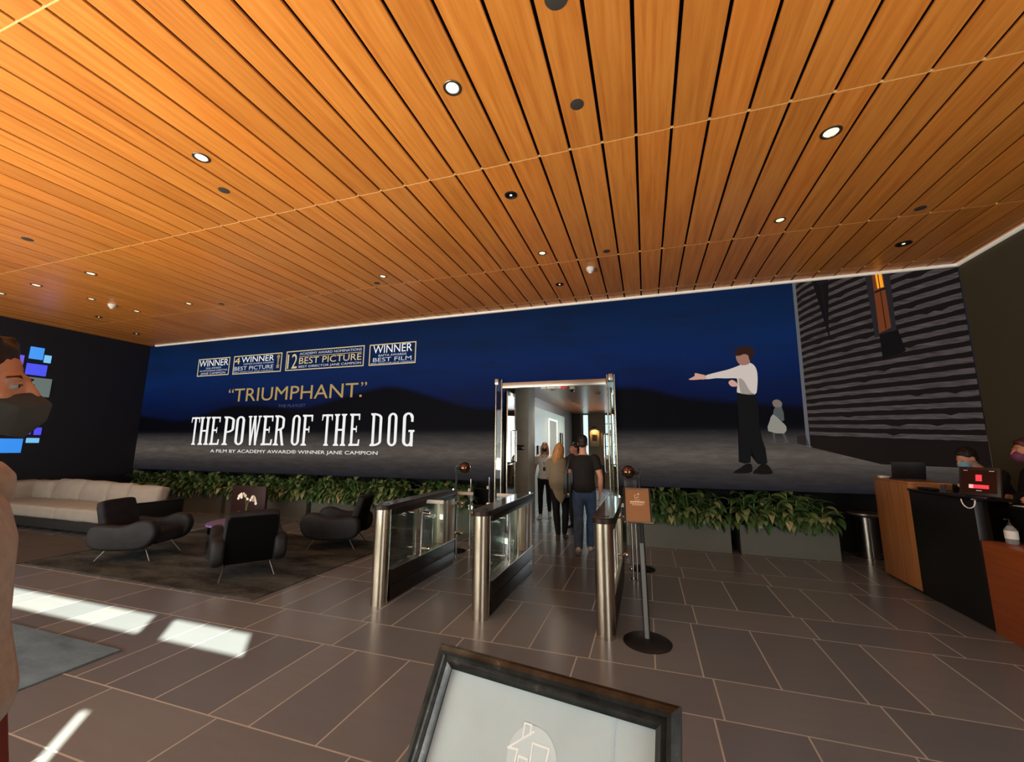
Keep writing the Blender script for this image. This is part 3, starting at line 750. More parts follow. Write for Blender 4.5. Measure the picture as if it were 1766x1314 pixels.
for y0, y1, z0, z1, c, nm in tiles:
    pos = 'high on' if z0 > 3.1 else ('halfway up' if z0 > 2.1 else 'low on')
    b = BM(); rbox(b, 0.0015, 0.03, -(y1 - y0) / 2, (y1 - y0) / 2, -(z1 - z0) / 2, (z1 - z0) / 2, 0.008, 2)
    o = obj('light_panel', b, mat('panel_glow_' + nm.replace(' ', '_'), srgb(30, 30, 36), 0.4, emit=srgb(*c), estr=0.9), loc=(XL, (y0 + y1) / 2, (z0 + z1) / 2))
    tag(o, '%s glowing rectangle %s the navy left wall' % (nm, pos), 'light panel', 'glowing rectangles on the navy wall')

# ---------------------------------------------------------------- ceiling fittings
M['lampglow'] = mat('warm_lamp', srgb(255, 240, 215), 0.4, emit=(1.0, 0.86, 0.62, 1), estr=1.0)
M['ring'] = mat('pewter_ring', srgb(112, 104, 92), 0.35, 0.9)
def downlight(x, y, r, label, kind='bright', power=14):
    t = thing('ceiling_downlight', label, 'ceiling light', (x, y, ZC), 0, 'recessed downlights in the wood ceiling')
    b = BM(); lathe(b, [(r * 0.70, 0.0), (r, -0.001), (r, -0.006), (r * 0.94, -0.010), (r * 0.76, -0.008), (r * 0.70, 0.0)], 28); obj('trim_ring', b, M['ring'] if kind == 'bright' else M['black'], t)
    if kind == 'bright':
        b = BM(); lathe(b, [(0.0, -0.0035), (r * 0.69, -0.0035), (r * 0.69, -0.0015), (0, -0.0015)], 24); obj('lens', b, M['lampglow'], t)
        if power: lamp('downlight_beam', 'SPOT', power, (1.0, 0.84, 0.62), (x, y, ZC - 0.02), (0, 0, -1), spot_size=math.radians(75), spot_blend=0.7, shadow_soft_size=0.05)
    else:
        b = BM(); lathe(b, [(0.0, -0.003), (r * 0.69, -0.003), (r * 0.69, -0.0015), (0, -0.0015)], 24); obj('baffle', b, M['blackgloss'], t)
        b = BM(); ball(b, (0, 0, -0.005), (r * 0.22, r * 0.22, 0.006), 10); obj('bulb', b, M['lampglow'], t)
for x, y, r, l in [(-1.314, 2.489, .072, 'big bright downlight nearest the camera, above the foreground sign'), (-3.99, 2.456, .075, 'bright downlight in the left foreground of the wood ceiling'),
                   (1.671, 3.914, .082, 'big bright downlight with steel ring at the right of the ceiling'), (1.677, 5.395, .062, 'small bright downlight above the standing figure on the screen'),
                   (-1.305, 5.373, .062, 'small bright downlight between the dark one and the doorway'), (-4.009, 5.389, .062, 'bright downlight over the title lettering'),
                   (-8.535, 3.87, .075, 'bright downlight over the near left armchair'), (-10.10, 3.896, .075, 'bright downlight over the left end of the sofa'),
                   (-10.06, 5.378, .062, 'bright downlight past the white detector at the left'), (-11.308, 3.93, .07, 'bright downlight at the far left edge of the picture'), (-8.508, 5.374, .06, 'faint downlight over the right end of the sofa'), (-10.053, 4.63, .06, 'small bright downlight just before the white detector at the left')]:
    downlight(x, y, r, l, 'bright', 26)
for x, y, r, l in [(-1.307, 3.931, .07, 'dark-rimmed downlight with a pinpoint bulb over the lobby centre'), (-1.295, 6.583, .07, 'dark-rimmed downlight close to the screen above the doorway'),
                   (3.451, 6.57, .09, 'dark-rimmed adjustable downlight above the reception desk'), (-12.158, 6.571, .075, 'dark-rimmed downlight in the far left corner of the ceiling'), (-11.337, 5.397, .06, 'dark-rimmed downlight in the second row from the far left corner')]:
    downlight(x, y, r, l, 'dark')
for x, y, r, l in [(-.416, 2.94, .055, 'grey disc speaker right of the nearest bright downlight'), (-4.286, 2.906, .055, 'grey disc speaker beside the left foreground downlight'), (-.416, 5.594, .05, 'small dark disc speaker above the doorway'),
                   (3.144, 5.597, .055, 'dark disc speaker above the reception desk'), (-4.282, 5.609, .05, 'small dark disc speaker by the downlight over the title lettering'), (-7.92, 2.89, .06, 'dark disc speaker at the left edge of the ceiling'), (-7.907, 5.593, .05, 'small dark disc speaker over the seating area'), (-.411, 2.10, .075, 'dark disc speaker cut by the top edge of the picture')]:
    b = BM(); lathe(b, [(0, -0.006), (r * 0.8, -0.006), (r, -0.003), (r, -0.0005), (0, -0.0005)], 24)
    tag(obj('ceiling_speaker', b, mat('charcoal_mesh', srgb(62, 58, 54), 0.7), loc=(x, y, ZC)), l, 'speaker', 'disc speakers in the wood ceiling')
for x, y, l in [(-.708, 6.086, 'white motion detector on the ceiling above the doorway'), (-10.07, 4.966, 'white motion detector on the ceiling over the sofa')]:
    t = thing('motion_detector', l, 'detector', (x, y, ZC), 0, 'white detectors on the ceiling')
    b = BM(); lathe(b, [(0.0, -0.06), (0.045, -0.06), (0.062, -0.035), (0.066, -0.001), (0, -0.001)], 24); obj('housing', b, M['white'], t)
    b = BM(); ball(b, (0, 0, -0.062), (0.034, 0.034, 0.03), 14); obj('lens', b, mat('milky_lens', srgb(238, 236, 226), 0.3), t)
# corridor ceiling fittings
for x, y, l in [(-2.12, 9.81, 'corridor ceiling downlight nearest the doorway'), (-2.06, 12.44, 'middle one of the three corridor ceiling downlights'), (-2.08, 14.4, 'farthest of the three corridor ceiling downlights')]:
    t = thing('corridor_downlight', l, 'ceiling light', (x, y, CZ), 0, 'downlights in the corridor ceiling')
    b = BM(); lathe(b, [(0, -0.004), (0.05, -0.004), (0.05, -0.0005), (0, -0.0005)], 20); obj('lens', b, M['lampglow'], t)
    b = BM(); lathe(b, [(0.0505, -0.0005), (0.065, -0.0005), (0.065, -0.008), (0.0505, -0.008)], 20); obj('trim_ring', b, M['ring'], t)
    lamp('corridor_beam', 'SPOT', 75, (1, 0.85, 0.65), (x, y, CZ - 0.03), (0, 0, -1), spot_size=math.radians(140), spot_blend=0.7, shadow_soft_size=0.05)
t = thing('security_camera', 'white dome camera hanging from the corridor ceiling behind the door header', 'camera', (-1.50, 8.9, CZ))
b = BM(); cyl(b, (0, 0, -0.001), (0, 0, -0.12), 0.06, 18); obj('housing', b, M['white'], t)
b = BM(); ball(b, (0, 0, -0.13), 0.05, 16); obj('dome', b, M['blackgloss'], t)
t = tag(obj('fire_strobe', (lambda b: (rbox(b, -0.06, 0.06, -0.03, 0.03, -0.10, -0.001, 0.008), b)[1])(BM()), mat('red_plastic', srgb(210, 40, 40), 0.4, emit=srgb(200, 30, 30), estr=0.3), loc=(-1.66, 8.75, CZ)), 'red fire strobe on the corridor ceiling beside the white dome camera', 'alarm')
tag(obj('smoke_detector', (lambda b: (lathe(b, [(0, -0.05), (0.05, -0.05), (0.07, -0.02), (0.07, -0.001), (0, -0.001)], 20), b)[1])(BM()), mat('tan_plastic', srgb(150, 128, 110), 0.5), loc=(-1.12, 10.6, CZ)), 'tan smoke detector on the corridor ceiling near the right side', 'detector')
# ---------------------------------------------------------------- glass doorway
t = thing('glass_doorway', 'tall steel-framed glass doorway set in the screen wall', 'doorway', (0, 0, 0))
def vtube(bm, x, y, z0, z1, r=0.014): cyl(bm, (x, y, z0), (x, y, z1), r, 12)
for x0, x1 in ((-2.775, -2.655), (-0.625, -0.495)):
    b = BM(); vtube(b, x0, 7.50, 0.0, 2.93, 0.016); vtube(b, x1, 7.50, 0.0, 2.93, 0.016)
    obj('post', b, M['steel'], t)
    b = BM(); box(b, x0 + 0.0165, x1 - 0.0165, 7.494, 7.506, 0.02, 2.90); obj('side_glass', b, M['glass'], t, smooth=False)
    b = BM(); rbox(b, x0 - 0.02, x0 + 0.055, 7.47, 7.53, 2.83, 2.945, 0.006) if x0 < -2 else rbox(b, x1 - 0.10, x1 - 0.03, 7.47, 7.53, 2.83, 2.945, 0.006)
    obj('pivot_block', b, M['steel_y'], t)
b = BM(); rbox(b, -2.63, -0.645, 7.46, 7.54, 2.75, 2.86, 0.006); rbox(b, -2.63, -0.645, 7.455, 7.459, 2.80, 2.806, 0.001); obj('header_beam', b, M['steel_y'], t)
b = BM()
for x0, x1 in ((-1.86, -1.76), (-1.74, -1.58), (-1.56, -1.48)): rbox(b, x0, x1, 7.48, 7.52, 2.715, 2.749, 0.004)
obj('sensor_strip', b, M['white'], t)
b = BM(); rbox(b, -1.455, -1.40, 7.48, 7.52, 2.70, 2.749, 0.004); obj('sensor_light', b, mat('red_plastic', (0.6, 0.02, 0.02, 1)), t)
# door leaves swung inward
def leaf(x, label, sx):
    d = thing('glass_door', label, 'door', (x, 7.66, 0))
    b = BM(); rbox(b, -0.012, 0.012, 0.0, 0.03, 0.02, 2.72, 0.003); rbox(b, -0.012, 0.012, 0.50, 0.53, 0.02, 2.72, 0.003)
    rbox(b, -0.012, 0.012, 0.03, 0.50, 0.02, 0.12, 0.003); rbox(b, -0.012, 0.012, 0.03, 0.50, 2.64, 2.72, 0.003)
    rbox(b, -0.012, 0.012, 0.03, 0.50, 1.255, 1.285, 0.003)
    obj('stile_frame', b, M['steel'], d)
    b = BM(); box(b, -0.004, 0.004, 0.031, 0.499, 0.121, 1.254); box(b, -0.004, 0.004, 0.031, 0.499, 1.286, 2.639); obj('pane', b, glass_mat('dark_reflecting_glass', (0.55, 0.6, 0.58, 1), haze=0.18), d, smooth=False)
    b = BM(); tube(b, [(sx * 0.013, 0.44, 1.32), (sx * 0.06, 0.44, 1.32), (sx * 0.06, 0.44, 1.95), (sx * 0.013, 0.44, 1.95)], 0.013, 10); obj('pull_handle', b, M['chrome'], d)
    return d
leaf(-2.60, 'left glass door leaf swung open against the grey pillar', 1)
leaf(-0.58, 'right glass door leaf swung open beside the right steel posts', -1)
t2 = thing('door_pull', 'long looped steel pull handle standing just left of the right door posts', 'handle', (-0.70, 7.44, 0))
b = BM(); tube(b, [(0.055, 0.0, 1.86), (0.02, 0, 1.86), (0.0, 0, 1.82), (0.0, 0, 1.22), (0.02, 0, 1.18), (0.055, 0, 1.18)], 0.012, 10); obj('bar', b, M['chrome'], t2)
b = BM(); box(b, 0.02, 0.075, -0.004, 0.05, 1.42, 1.48); obj('bracket', b, M['white'], t2)

# ---------------------------------------------------------------- planters and plants
M['leaf'] = None
def leaf_mat():
    k = NT('broad_leaf')
    r = k.n('ShaderNodeNewGeometry').outputs['Random Per Island']
    col = k.ramp(r, [(0.0, srgb(52, 94, 50)), (0.4, srgb(84, 126, 68)), (0.72, srgb(120, 150, 92)), (0.9, srgb(160, 172, 116)), (1.0, srgb(196, 190, 142))])
    f = k.noise(k.coord('Object'), 18, 4)
    col = k.mix(k.math('MULTIPLY', f, 0.5), col, srgb(40, 62, 28))
    k.set(Base_Color=col, Roughness=0.42)
    k.b.inputs['Subsurface Weight'].default_value = 0.0
    return k.m
M['leaf'] = leaf_mat()
def add_leaf(bm, base, ang, elev, L, W, droop, rnd):
    """pointed arching blade with a folded midrib"""
    d = Vector((math.cos(ang), math.sin(ang), 0)); s = Vector((-math.sin(ang), math.cos(ang), 0))
    p = Vector(base); e = elev; n = 6
    prof = [0.10, 0.62, 0.95, 1.0, 0.78, 0.42, 0.0]
    rows = []
    tw = rnd.uniform(-0.35, 0.35)
    for i in range(n + 1):
        w = W * prof[i] / 2
        up = Vector((-d.x * math.sin(e), -d.y * math.sin(e), math.cos(e)))
        ss = (s * math.cos(tw) + up * math.sin(tw))
        if w < 1e-4: rows.append([bm.verts.new(p)])
        else: rows.append([bm.verts.new(p - ss * w + up * w * 0.35), bm.verts.new(p), bm.verts.new(p + ss * w + up * w * 0.35)])
        p = p + (d * math.cos(e) + Vector((0, 0, math.sin(e)))) * (L / n)
        e -= droop / n
    for a, c in zip(rows, rows[1:]):
        if len(c) == 3:
            bm.faces.new((a[0], a[1], c[1], c[0])); bm.faces.new((a[1], a[2], c[2], c[1]))
        else:
            bm.faces.new((a[0], a[1], c[0])); bm.faces.new((a[1], a[2], c[0]))
def plant_mesh(seed):
    rnd = random.Random(seed)
    bm = BM()
    for i in range(17):
        r = rnd.uniform(0.02, 0.17); a = rnd.uniform(0, 2 * PI)
        x, y = r * math.cos(a), r * math.sin(a) * 1.2 - 0.03
        h = rnd.uniform(0.22, 0.50)
        lean = Vector((rnd.uniform(-0.10, 0.10), rnd.uniform(-0.20, 0.08), 0))
        tube(bm, [(x, y, 0), (x + lean.x * .5, y + lean.y * .5, h * .55), (x + lean.x, y + lean.y, h)], 0.007, 5, round_caps=False)
        for j in range(7):
            q = j / 6
            add_leaf(bm, (x + lean.x * q, y + lean.y * q, h * (0.35 + 0.65 * q)), j * 2.4 + rnd.uniform(-.5, .5), rnd.uniform(0.05, 0.85) * (0.4 + 0.6 * q) + 0.1, rnd.uniform(0.22, 0.32), rnd.uniform(0.085, 0.12), rnd.uniform(1.0, 2.1), rnd)
    # skirt spilling over the front lip
    for i in range(22):
        a = -PI / 2 + rnd.uniform(-1.0, 1.0)
        add_leaf(bm, (rnd.uniform(-0.24, 0.24), rnd.uniform(-0.20, -0.05), rnd.uniform(0.05, 0.22)), a, rnd.uniform(0.1, 0.6), rnd.uniform(0.24, 0.34), rnd.uniform(0.09, 0.125), rnd.uniform(1.6, 2.6), rnd)
    return bm
variants = []
for s in range(4):
    bm = plant_mesh(40 + s); me = bpy.data.meshes.new('leafy_plant'); bm.to_mesh(me); bm.free(); me.materials.append(M['leaf'])
    for p in me.polygons: p.use_smooth = True
    variants.append(me)
plr = [(-13.2, -12.29, 'in the far left corner'), (-12.16, -9.73, 'behind the sofa'), (-9.60, -7.18, 'behind the orchid'), (-7.05, -4.62, 'behind the side-view armchair'), (-4.49, -2.98, 'left of the doorway'),
       (-0.38, 1.21, 'right of the doorway'), (1.34, 2.64, 'beside the steel bin')]
prnd = random.Random(11)
for i, (x0, x1, where) in enumerate(plr):
    t = thing('planter', 'grey trough planter ' + where, 'planter', ((x0 + x1) / 2, 7.45, 0), 0, 'grey trough planters along the screen wall')
    w = (x1 - x0) / 2
    b = BM(); box(b, -w, w, 0, 0.02, 0, 0.44); box(b, -w, w, 0.58, 0.60, 0, 0.44); box(b, -w, -w + 0.02, 0.02, 0.58, 0, 0.44); box(b, w - 0.02, w, 0.02, 0.58, 0, 0.44); box(b, -w + 0.02, w - 0.02, 0.02, 0.58, 0.0, 0.03)
    obj('trough', b, M['planter'], t, smooth=False)
    b = BM(); box(b, -w + 0.021, w - 0.021, 0.021, 0.579, 0.031, 0.39); obj('soil', b, M['soil'], t, smooth=False)
    n = max(2, round((x1 - x0) / 0.36))
    for j in range(n):
        m0, m1 = (0.42 if i == 0 else 0.60 if i == 5 else 0.22), (0.55 if i == 4 else 0.22)
        x = x0 + m0 + (x1 - x0 - m0 - m1) * j / (n - 1)
        o = bpy.data.objects.new('leafy_plant', variants[prnd.randrange(4)]); COL.objects.link(o)
        o.location = (x + prnd.uniform(-.04, .04), 7.70, 0.39); o.rotation_euler = (0, 0, prnd.uniform(-0.35, 0.35)); o.scale = (1, 1, prnd.uniform(0.95, 1.05))
        tag(o, 'low leafy green plant in the grey trough ' + where, 'plant', 'leafy plants in the trough ' + where)

# ---------------------------------------------------------------- rugs
def rug(name, x0, x1, y0, y1, m, label):
    b = BM(); rbox(b, x0, x1, y0, y1, 0.0, 0.014, 0.005, 1); return tag(obj(name, b, m), label, 'rug')
rug('area_rug', -8.2, -4.05, 3.56, 6.2, M['rug'], 'large charcoal rug with pale swirls under the three armchairs')
rug('entrance_rug', -7.6, -4.06, 1.1, 2.42, M['rug2'], 'blue-grey mat at the lower left, behind the masked person in tan')
rug('area_rug', -12.9, -8.25, 3.3, 4.72, mat('brown_flat_rug', srgb(66, 58, 50), 0.95, var=0.15, vscale=4, bump=0.3, bscale=150), 'flat dark brown rug lying in front of the sofa')

# ---------------------------------------------------------------- sofa
t = thing('sectional_sofa', 'long oatmeal corner sofa with dark base against the navy wall', 'sofa', (-11.0, 5.4, 0))
def soft(bm, x0, x1, y0, y1, z0, z1, r=0.07, puff=0.02, seg=4, mtx=None, seed=1):
    tt = BM(); box(tt, x0, x1, y0, y1, z0, z1)
    bmesh.ops.bevel(tt, geom=tt.edges[:], offset=r, segments=seg, affect='EDGES', profile=0.55)
    bmesh.ops.subdivide_edges(tt, edges=[e for e in tt.edges if e.calc_length() > 0.16], cuts=4, use_grid_fill=True)
    rr = random.Random(seed); cx, cy, cz = (x0 + x1) / 2, (y0 + y1) / 2, (z0 + z1) / 2
    ph = [rr.uniform(0, 6) for _ in range(4)]
    for v in tt.verts:
        u = (v.co.x - cx) / (x1 - x0) * 2; w = (v.co.y - cy) / (y1 - y0) * 2; q = (v.co.z - cz) / (z1 - z0) * 2
        bul = (1 - min(1, abs(u)) ** 2) * (1 - min(1, abs(w) if (y1 - y0) > (z1 - z0) else abs(q)) ** 2)
        if (y1 - y0) > (z1 - z0): v.co.z += puff * bul * (1 if q > 0 else 0)
        else: v.co.y += puff * bul * (1 if w > 0 else -1)
        v.co.z += 0.008 * math.sin(v.co.x * 9 + ph[0]) * math.cos(v.co.y * 8 + ph[1])
    merge(bm, tt, mtx)
# base shell
b = BM(); rbox(b, -2.25, 1.95, -0.52, 0.46, 0.06, 0.235, 0.02); obj('base', b, M['sofabase'], t)
b = BM(); rbox(b, -2.25, -1.0, -2.1, -0.525, 0.06, 0.235, 0.02); obj('return_base', b, M['sofabase'], t)
b = BM()
for x in (-2.1, -1.2, 0.2, 1.8): box(b, x - 0.03, x + 0.03, -0.40, -0.34, 0, 0.06); box(b, x - 0.03, x + 0.03, 0.3, 0.36, 0, 0.06)
for x in (-2.1, -1.2): box(b, x - 0.03, x + 0.03, -2.0, -1.94, 0, 0.06)
obj('foot', b, M['black'], t, smooth=False)
b = BM(); soft(b, -1.0, 0.48, -0.56, 0.30, 0.235, 0.45, 0.06, 0.03, seed=2); obj('seat_cushion', b, M['sofa'], t, angle=80)
b = BM(); soft(b, 0.49, 1.97, -0.56, 0.30, 0.235, 0.45, 0.06, 0.03, seed=3); obj('seat_cushion', b, M['sofa'], t, angle=80)
b = BM(); soft(b, -2.25, -1.02, -0.50, 0.30, 0.235, 0.45, 0.06, 0.02, seed=4); obj('seat_cushion', b, M['sofa'], t, angle=80)
b = BM(); soft(b, -2.25, -1.02, -2.1, -0.53, 0.235, 0.44, 0.06, 0.03, seed=5); obj('seat_cushion', b, M['sofa'], t, angle=80)
def backc(x0, x1, seed, dz=0.0):
    b = BM(); m = Matrix.Translation((0, 0.28, 0.40)) @ Matrix.Rotation(math.radians(-12), 4, 'X')
    soft(b, x0, x1, -0.1, 0.12, 0.0, 0.44 + dz, 0.08, 0.05, 4, m, seed)
    obj('back_cushion', b, M['sofa'], t, angle=80)
backc(-1.35, -0.45, 7, 0.03); backc(-0.44, 0.42, 8, 0.02); backc(0.43, 1.05, 9); backc(1.06, 1.95, 10, -0.02)
b = BM(); m = Matrix.Translation((-2.05, 0, 0.40)) @ Matrix.Rotation(math.radians(10), 4, 'Y') @ Matrix.Rotation(PI / 2, 4, 'Z')
soft(b, -1.9, 0.25, -0.12, 0.1, 0.0, 0.44, 0.08, 0.05, 4, m, 12); obj('back_cushion', b, M['sofa'], t, angle=80)
b = BM(); m = Matrix.Identity(4); soft(b, -2.0, -1.3, 0.14, 0.38, 0.42, 0.83, 0.08, 0.04, 4, m, 13); obj('back_cushion', b, M['sofa'], t, angle=80)
b = BM(); rbox(b, 1.975, 2.06, -0.42, 0.66, 0.05, 0.535, 0.012); obj('side_shell', b, M['black'], t)
b = BM(); rbox(b, 1.965, 2.075, -0.43, 0.67, 0.5355, 0.55, 0.004); obj('side_shell_cap', b, M['blackgloss'], t)

# ---------------------------------------------------------------- armchairs
def armchair(label, loc, rotz, backm=None, grp='charcoal velvet armchairs with thin steel legs'):
    t = thing('armchair', label, 'armchair', loc, rotz, grp)
    # seat
    b = BM(); tt = BM(); box(tt, -0.255, 0.255, -0.30, 0.40, 0.22, 0.40)
    bmesh.ops.bevel(tt, geom=tt.edges[:], offset=0.06, segments=4, affect='EDGES', profile=0.6); merge(b, tt)
    obj('seat', b, M['velvet'], t, angle=80)
    # backrest: tapered padded panel leaning back
    out = smooth_closed([(-0.275, 0.02), (-0.29, 0.20), (-0.285, 0.44), (-0.24, 0.505), (0.0, 0.515), (0.24, 0.505), (0.285, 0.44), (0.29, 0.20), (0.275, 0.02), (0.0, 0.0)], 4)
    b = BM(); prism(b, out, -0.05, 0.055, 'Y', 0.035, 4)
    bmesh.ops.transform(b, matrix=Matrix.Translation((0, -0.29, 0.33)) @ Matrix.Rotation(math.radians(17), 4, 'X'), verts=b.verts[:])
    obj('backrest', b, M['velvet'], t, angle=70)
    out = [(-0.256, -0.13), (-0.27, 0.2), (-0.262, 0.44), (-0.235, 0.475), (0.235, 0.475), (0.262, 0.44), (0.27, 0.2), (0.256, -0.13)]
    b = BM(); prism(b, out, -0.062, -0.0505, 'Y', 0.004, 1)
    bmesh.ops.transform(b, matrix=Matrix.Translation((0, -0.29, 0.33)) @ Matrix.Rotation(math.radians(17), 4, 'X'), verts=b.verts[:])
    obj('back_shell', b, M['black_shell'], t)
    # kidney-shaped arm pads
    kid = smooth_closed([(-0.45, 0.34), (-0.43, 0.47), (-0.33, 0.52), (-0.12, 0.50), (0.06, 0.515), (0.24, 0.575), (0.40, 0.555), (0.47, 0.43), (0.42, 0.27), (0.28, 0.185), (0.0, 0.165), (-0.28, 0.175), (-0.41, 0.23)], 4)
    for s in (-1, 1):
        b = BM(); a0, a1 = (0.258, 0.40) if s > 0 else (-0.40, -0.258)
        prism(b, kid, a0, a1, 'X', 0.045, 4)
        p = obj('arm_pad', b, M['velvet_pad'], t, angle=70)
        b = BM(); tube(b, [(s * 0.4015, y, z) for y, z in kid] + [(s * 0.4015, kid[0][0], kid[0][1])], 0.006, 6, caps=False, round_caps=False)
        bmesh.ops.transform(b, matrix=Matrix.Translation((-s * 0.012, 0.012 * 0, 0.36)) @ Matrix.Diagonal((1, 0.93, 0.80, 1)) @ Matrix.Translation((0, 0, -0.36)), verts=b.verts[:])
        obj('piping', b, M['black'], p)
    for sx in (-1, 1):
        for sy in (-1, 1):
            b = BM(); cyl(b, (sx * 0.22, sy * 0.22, 0.23), (sx * 0.29, sy * 0.37, 0.014), 0.011, 10, 0.007); obj('leg', b, M['leg_steel'], t)
    return t
armchair('charcoal armchair at left turned toward the round table, sofa behind it', (-7.14, 4.31, 0), math.radians(21 - 90))
armchair('charcoal armchair seen from behind, black back panel facing the camera', (-5.02, 4.26, 0), math.radians(145 - 90))
armchair('charcoal armchair in side view, farthest back near the planters and turnstile', (-4.88, 5.79, 0), math.radians(200 - 90))
# brown upright panel behind the orchid
t = thing('brown_panel', 'square dark brown upright panel standing behind the white orchid, before the plants', 'panel', (-7.85, 6.60, 0))
b = BM(); rbox(b, -0.46, 0.46, -0.03, 0.03, 0.10, 0.785, 0.008, 2); obj('panel', b, M['brownchair'], t)
for s in (-1, 1):
    b = BM(); rbox(b, s * 0.38 - 0.02, s * 0.38 + 0.02, -0.15, 0.15, 0.0, 0.02, 0.004); box(b, s * 0.38 - 0.012, s * 0.38 + 0.012, -0.02, 0.02, 0.0205, 0.0995); obj('foot', b, M['black'], t)

# ---------------------------------------------------------------- round mirror table with orchid
t = thing('round_table', 'round mirrored drum table with a painted violet reflection on top beside the armchairs', 'table', (-5.92, 4.90, 0))
b = BM(); lathe(b, [(0.43, 0.014), (0.43, 0.455), (0.0, 0.455)], 56); obj('drum', b, M['mirror'], t)
b = BM(); lathe(b, [(0.0, 0.456), (0.455, 0.456), (0.46, 0.462), (0.46, 0.476), (0.455, 0.482), (0, 0.482)], 56); obj('table_top', b, M['mirrortop'], t)
t = thing('potted_orchid', 'white orchid in a small pot on the round mirrored table', 'orchid', (-5.95, 4.95, 0.482))
b = BM(); lathe(b, [(0.0, 0), (0.05, 0), (0.065, 0.09), (0.06, 0.095), (0.0, 0.09)], 20); obj('pot', b, M['black'], t)
b = BM(); rr = random.Random(4)
stems_ = [[(0, 0, 0.09), (0.015, 0, 0.22), (-0.02, 0, 0.33), (-0.10, 0.0, 0.375), (-0.17, 0, 0.35)], [(0.01, 0, 0.09), (0.03, 0.0, 0.2), (0.05, 0.01, 0.32), (0.12, 0.01, 0.34), (0.17, 0, 0.28)]]
for s in stems_: tube(b, s, 0.004, 6)
obj('stem', b, mat('orchid_stem', srgb(110, 128, 60), 0.5), t)
b = BM()
for i in range(5): add_leaf(b, (0, 0, 0.09), i * 1.25, 0.6, 0.17, 0.05, 1.2, rr)
obj('leaves', b, M['leaf'], t)
b = BM()
for s in stems_:
    for i in range(13):
        u = 2.3 + 1.7 * i / 12; a = int(u); q = u - a; a = min(a, 3); q = min(1, u - a)
        p = Vector(s[a]).lerp(Vector(s[min(a + 1, 4)]), q) + Vector((rr.uniform(-.02, .02), rr.uniform(-.035, .035), rr.uniform(-.03, .025)))
        for j in range(5):
            an = j * 2 * PI / 5 + rr.uniform(0, 1)
            ball(b, p + Vector((math.cos(an) * 0.013, -0.006, math.sin(an) * 0.013)), (0.013, 0.005, 0.013), 7)
obj('blossom', b, mat('orchid_white', srgb(244, 240, 228), 0.5, emit=srgb(240, 236, 220), estr=0.0), t)

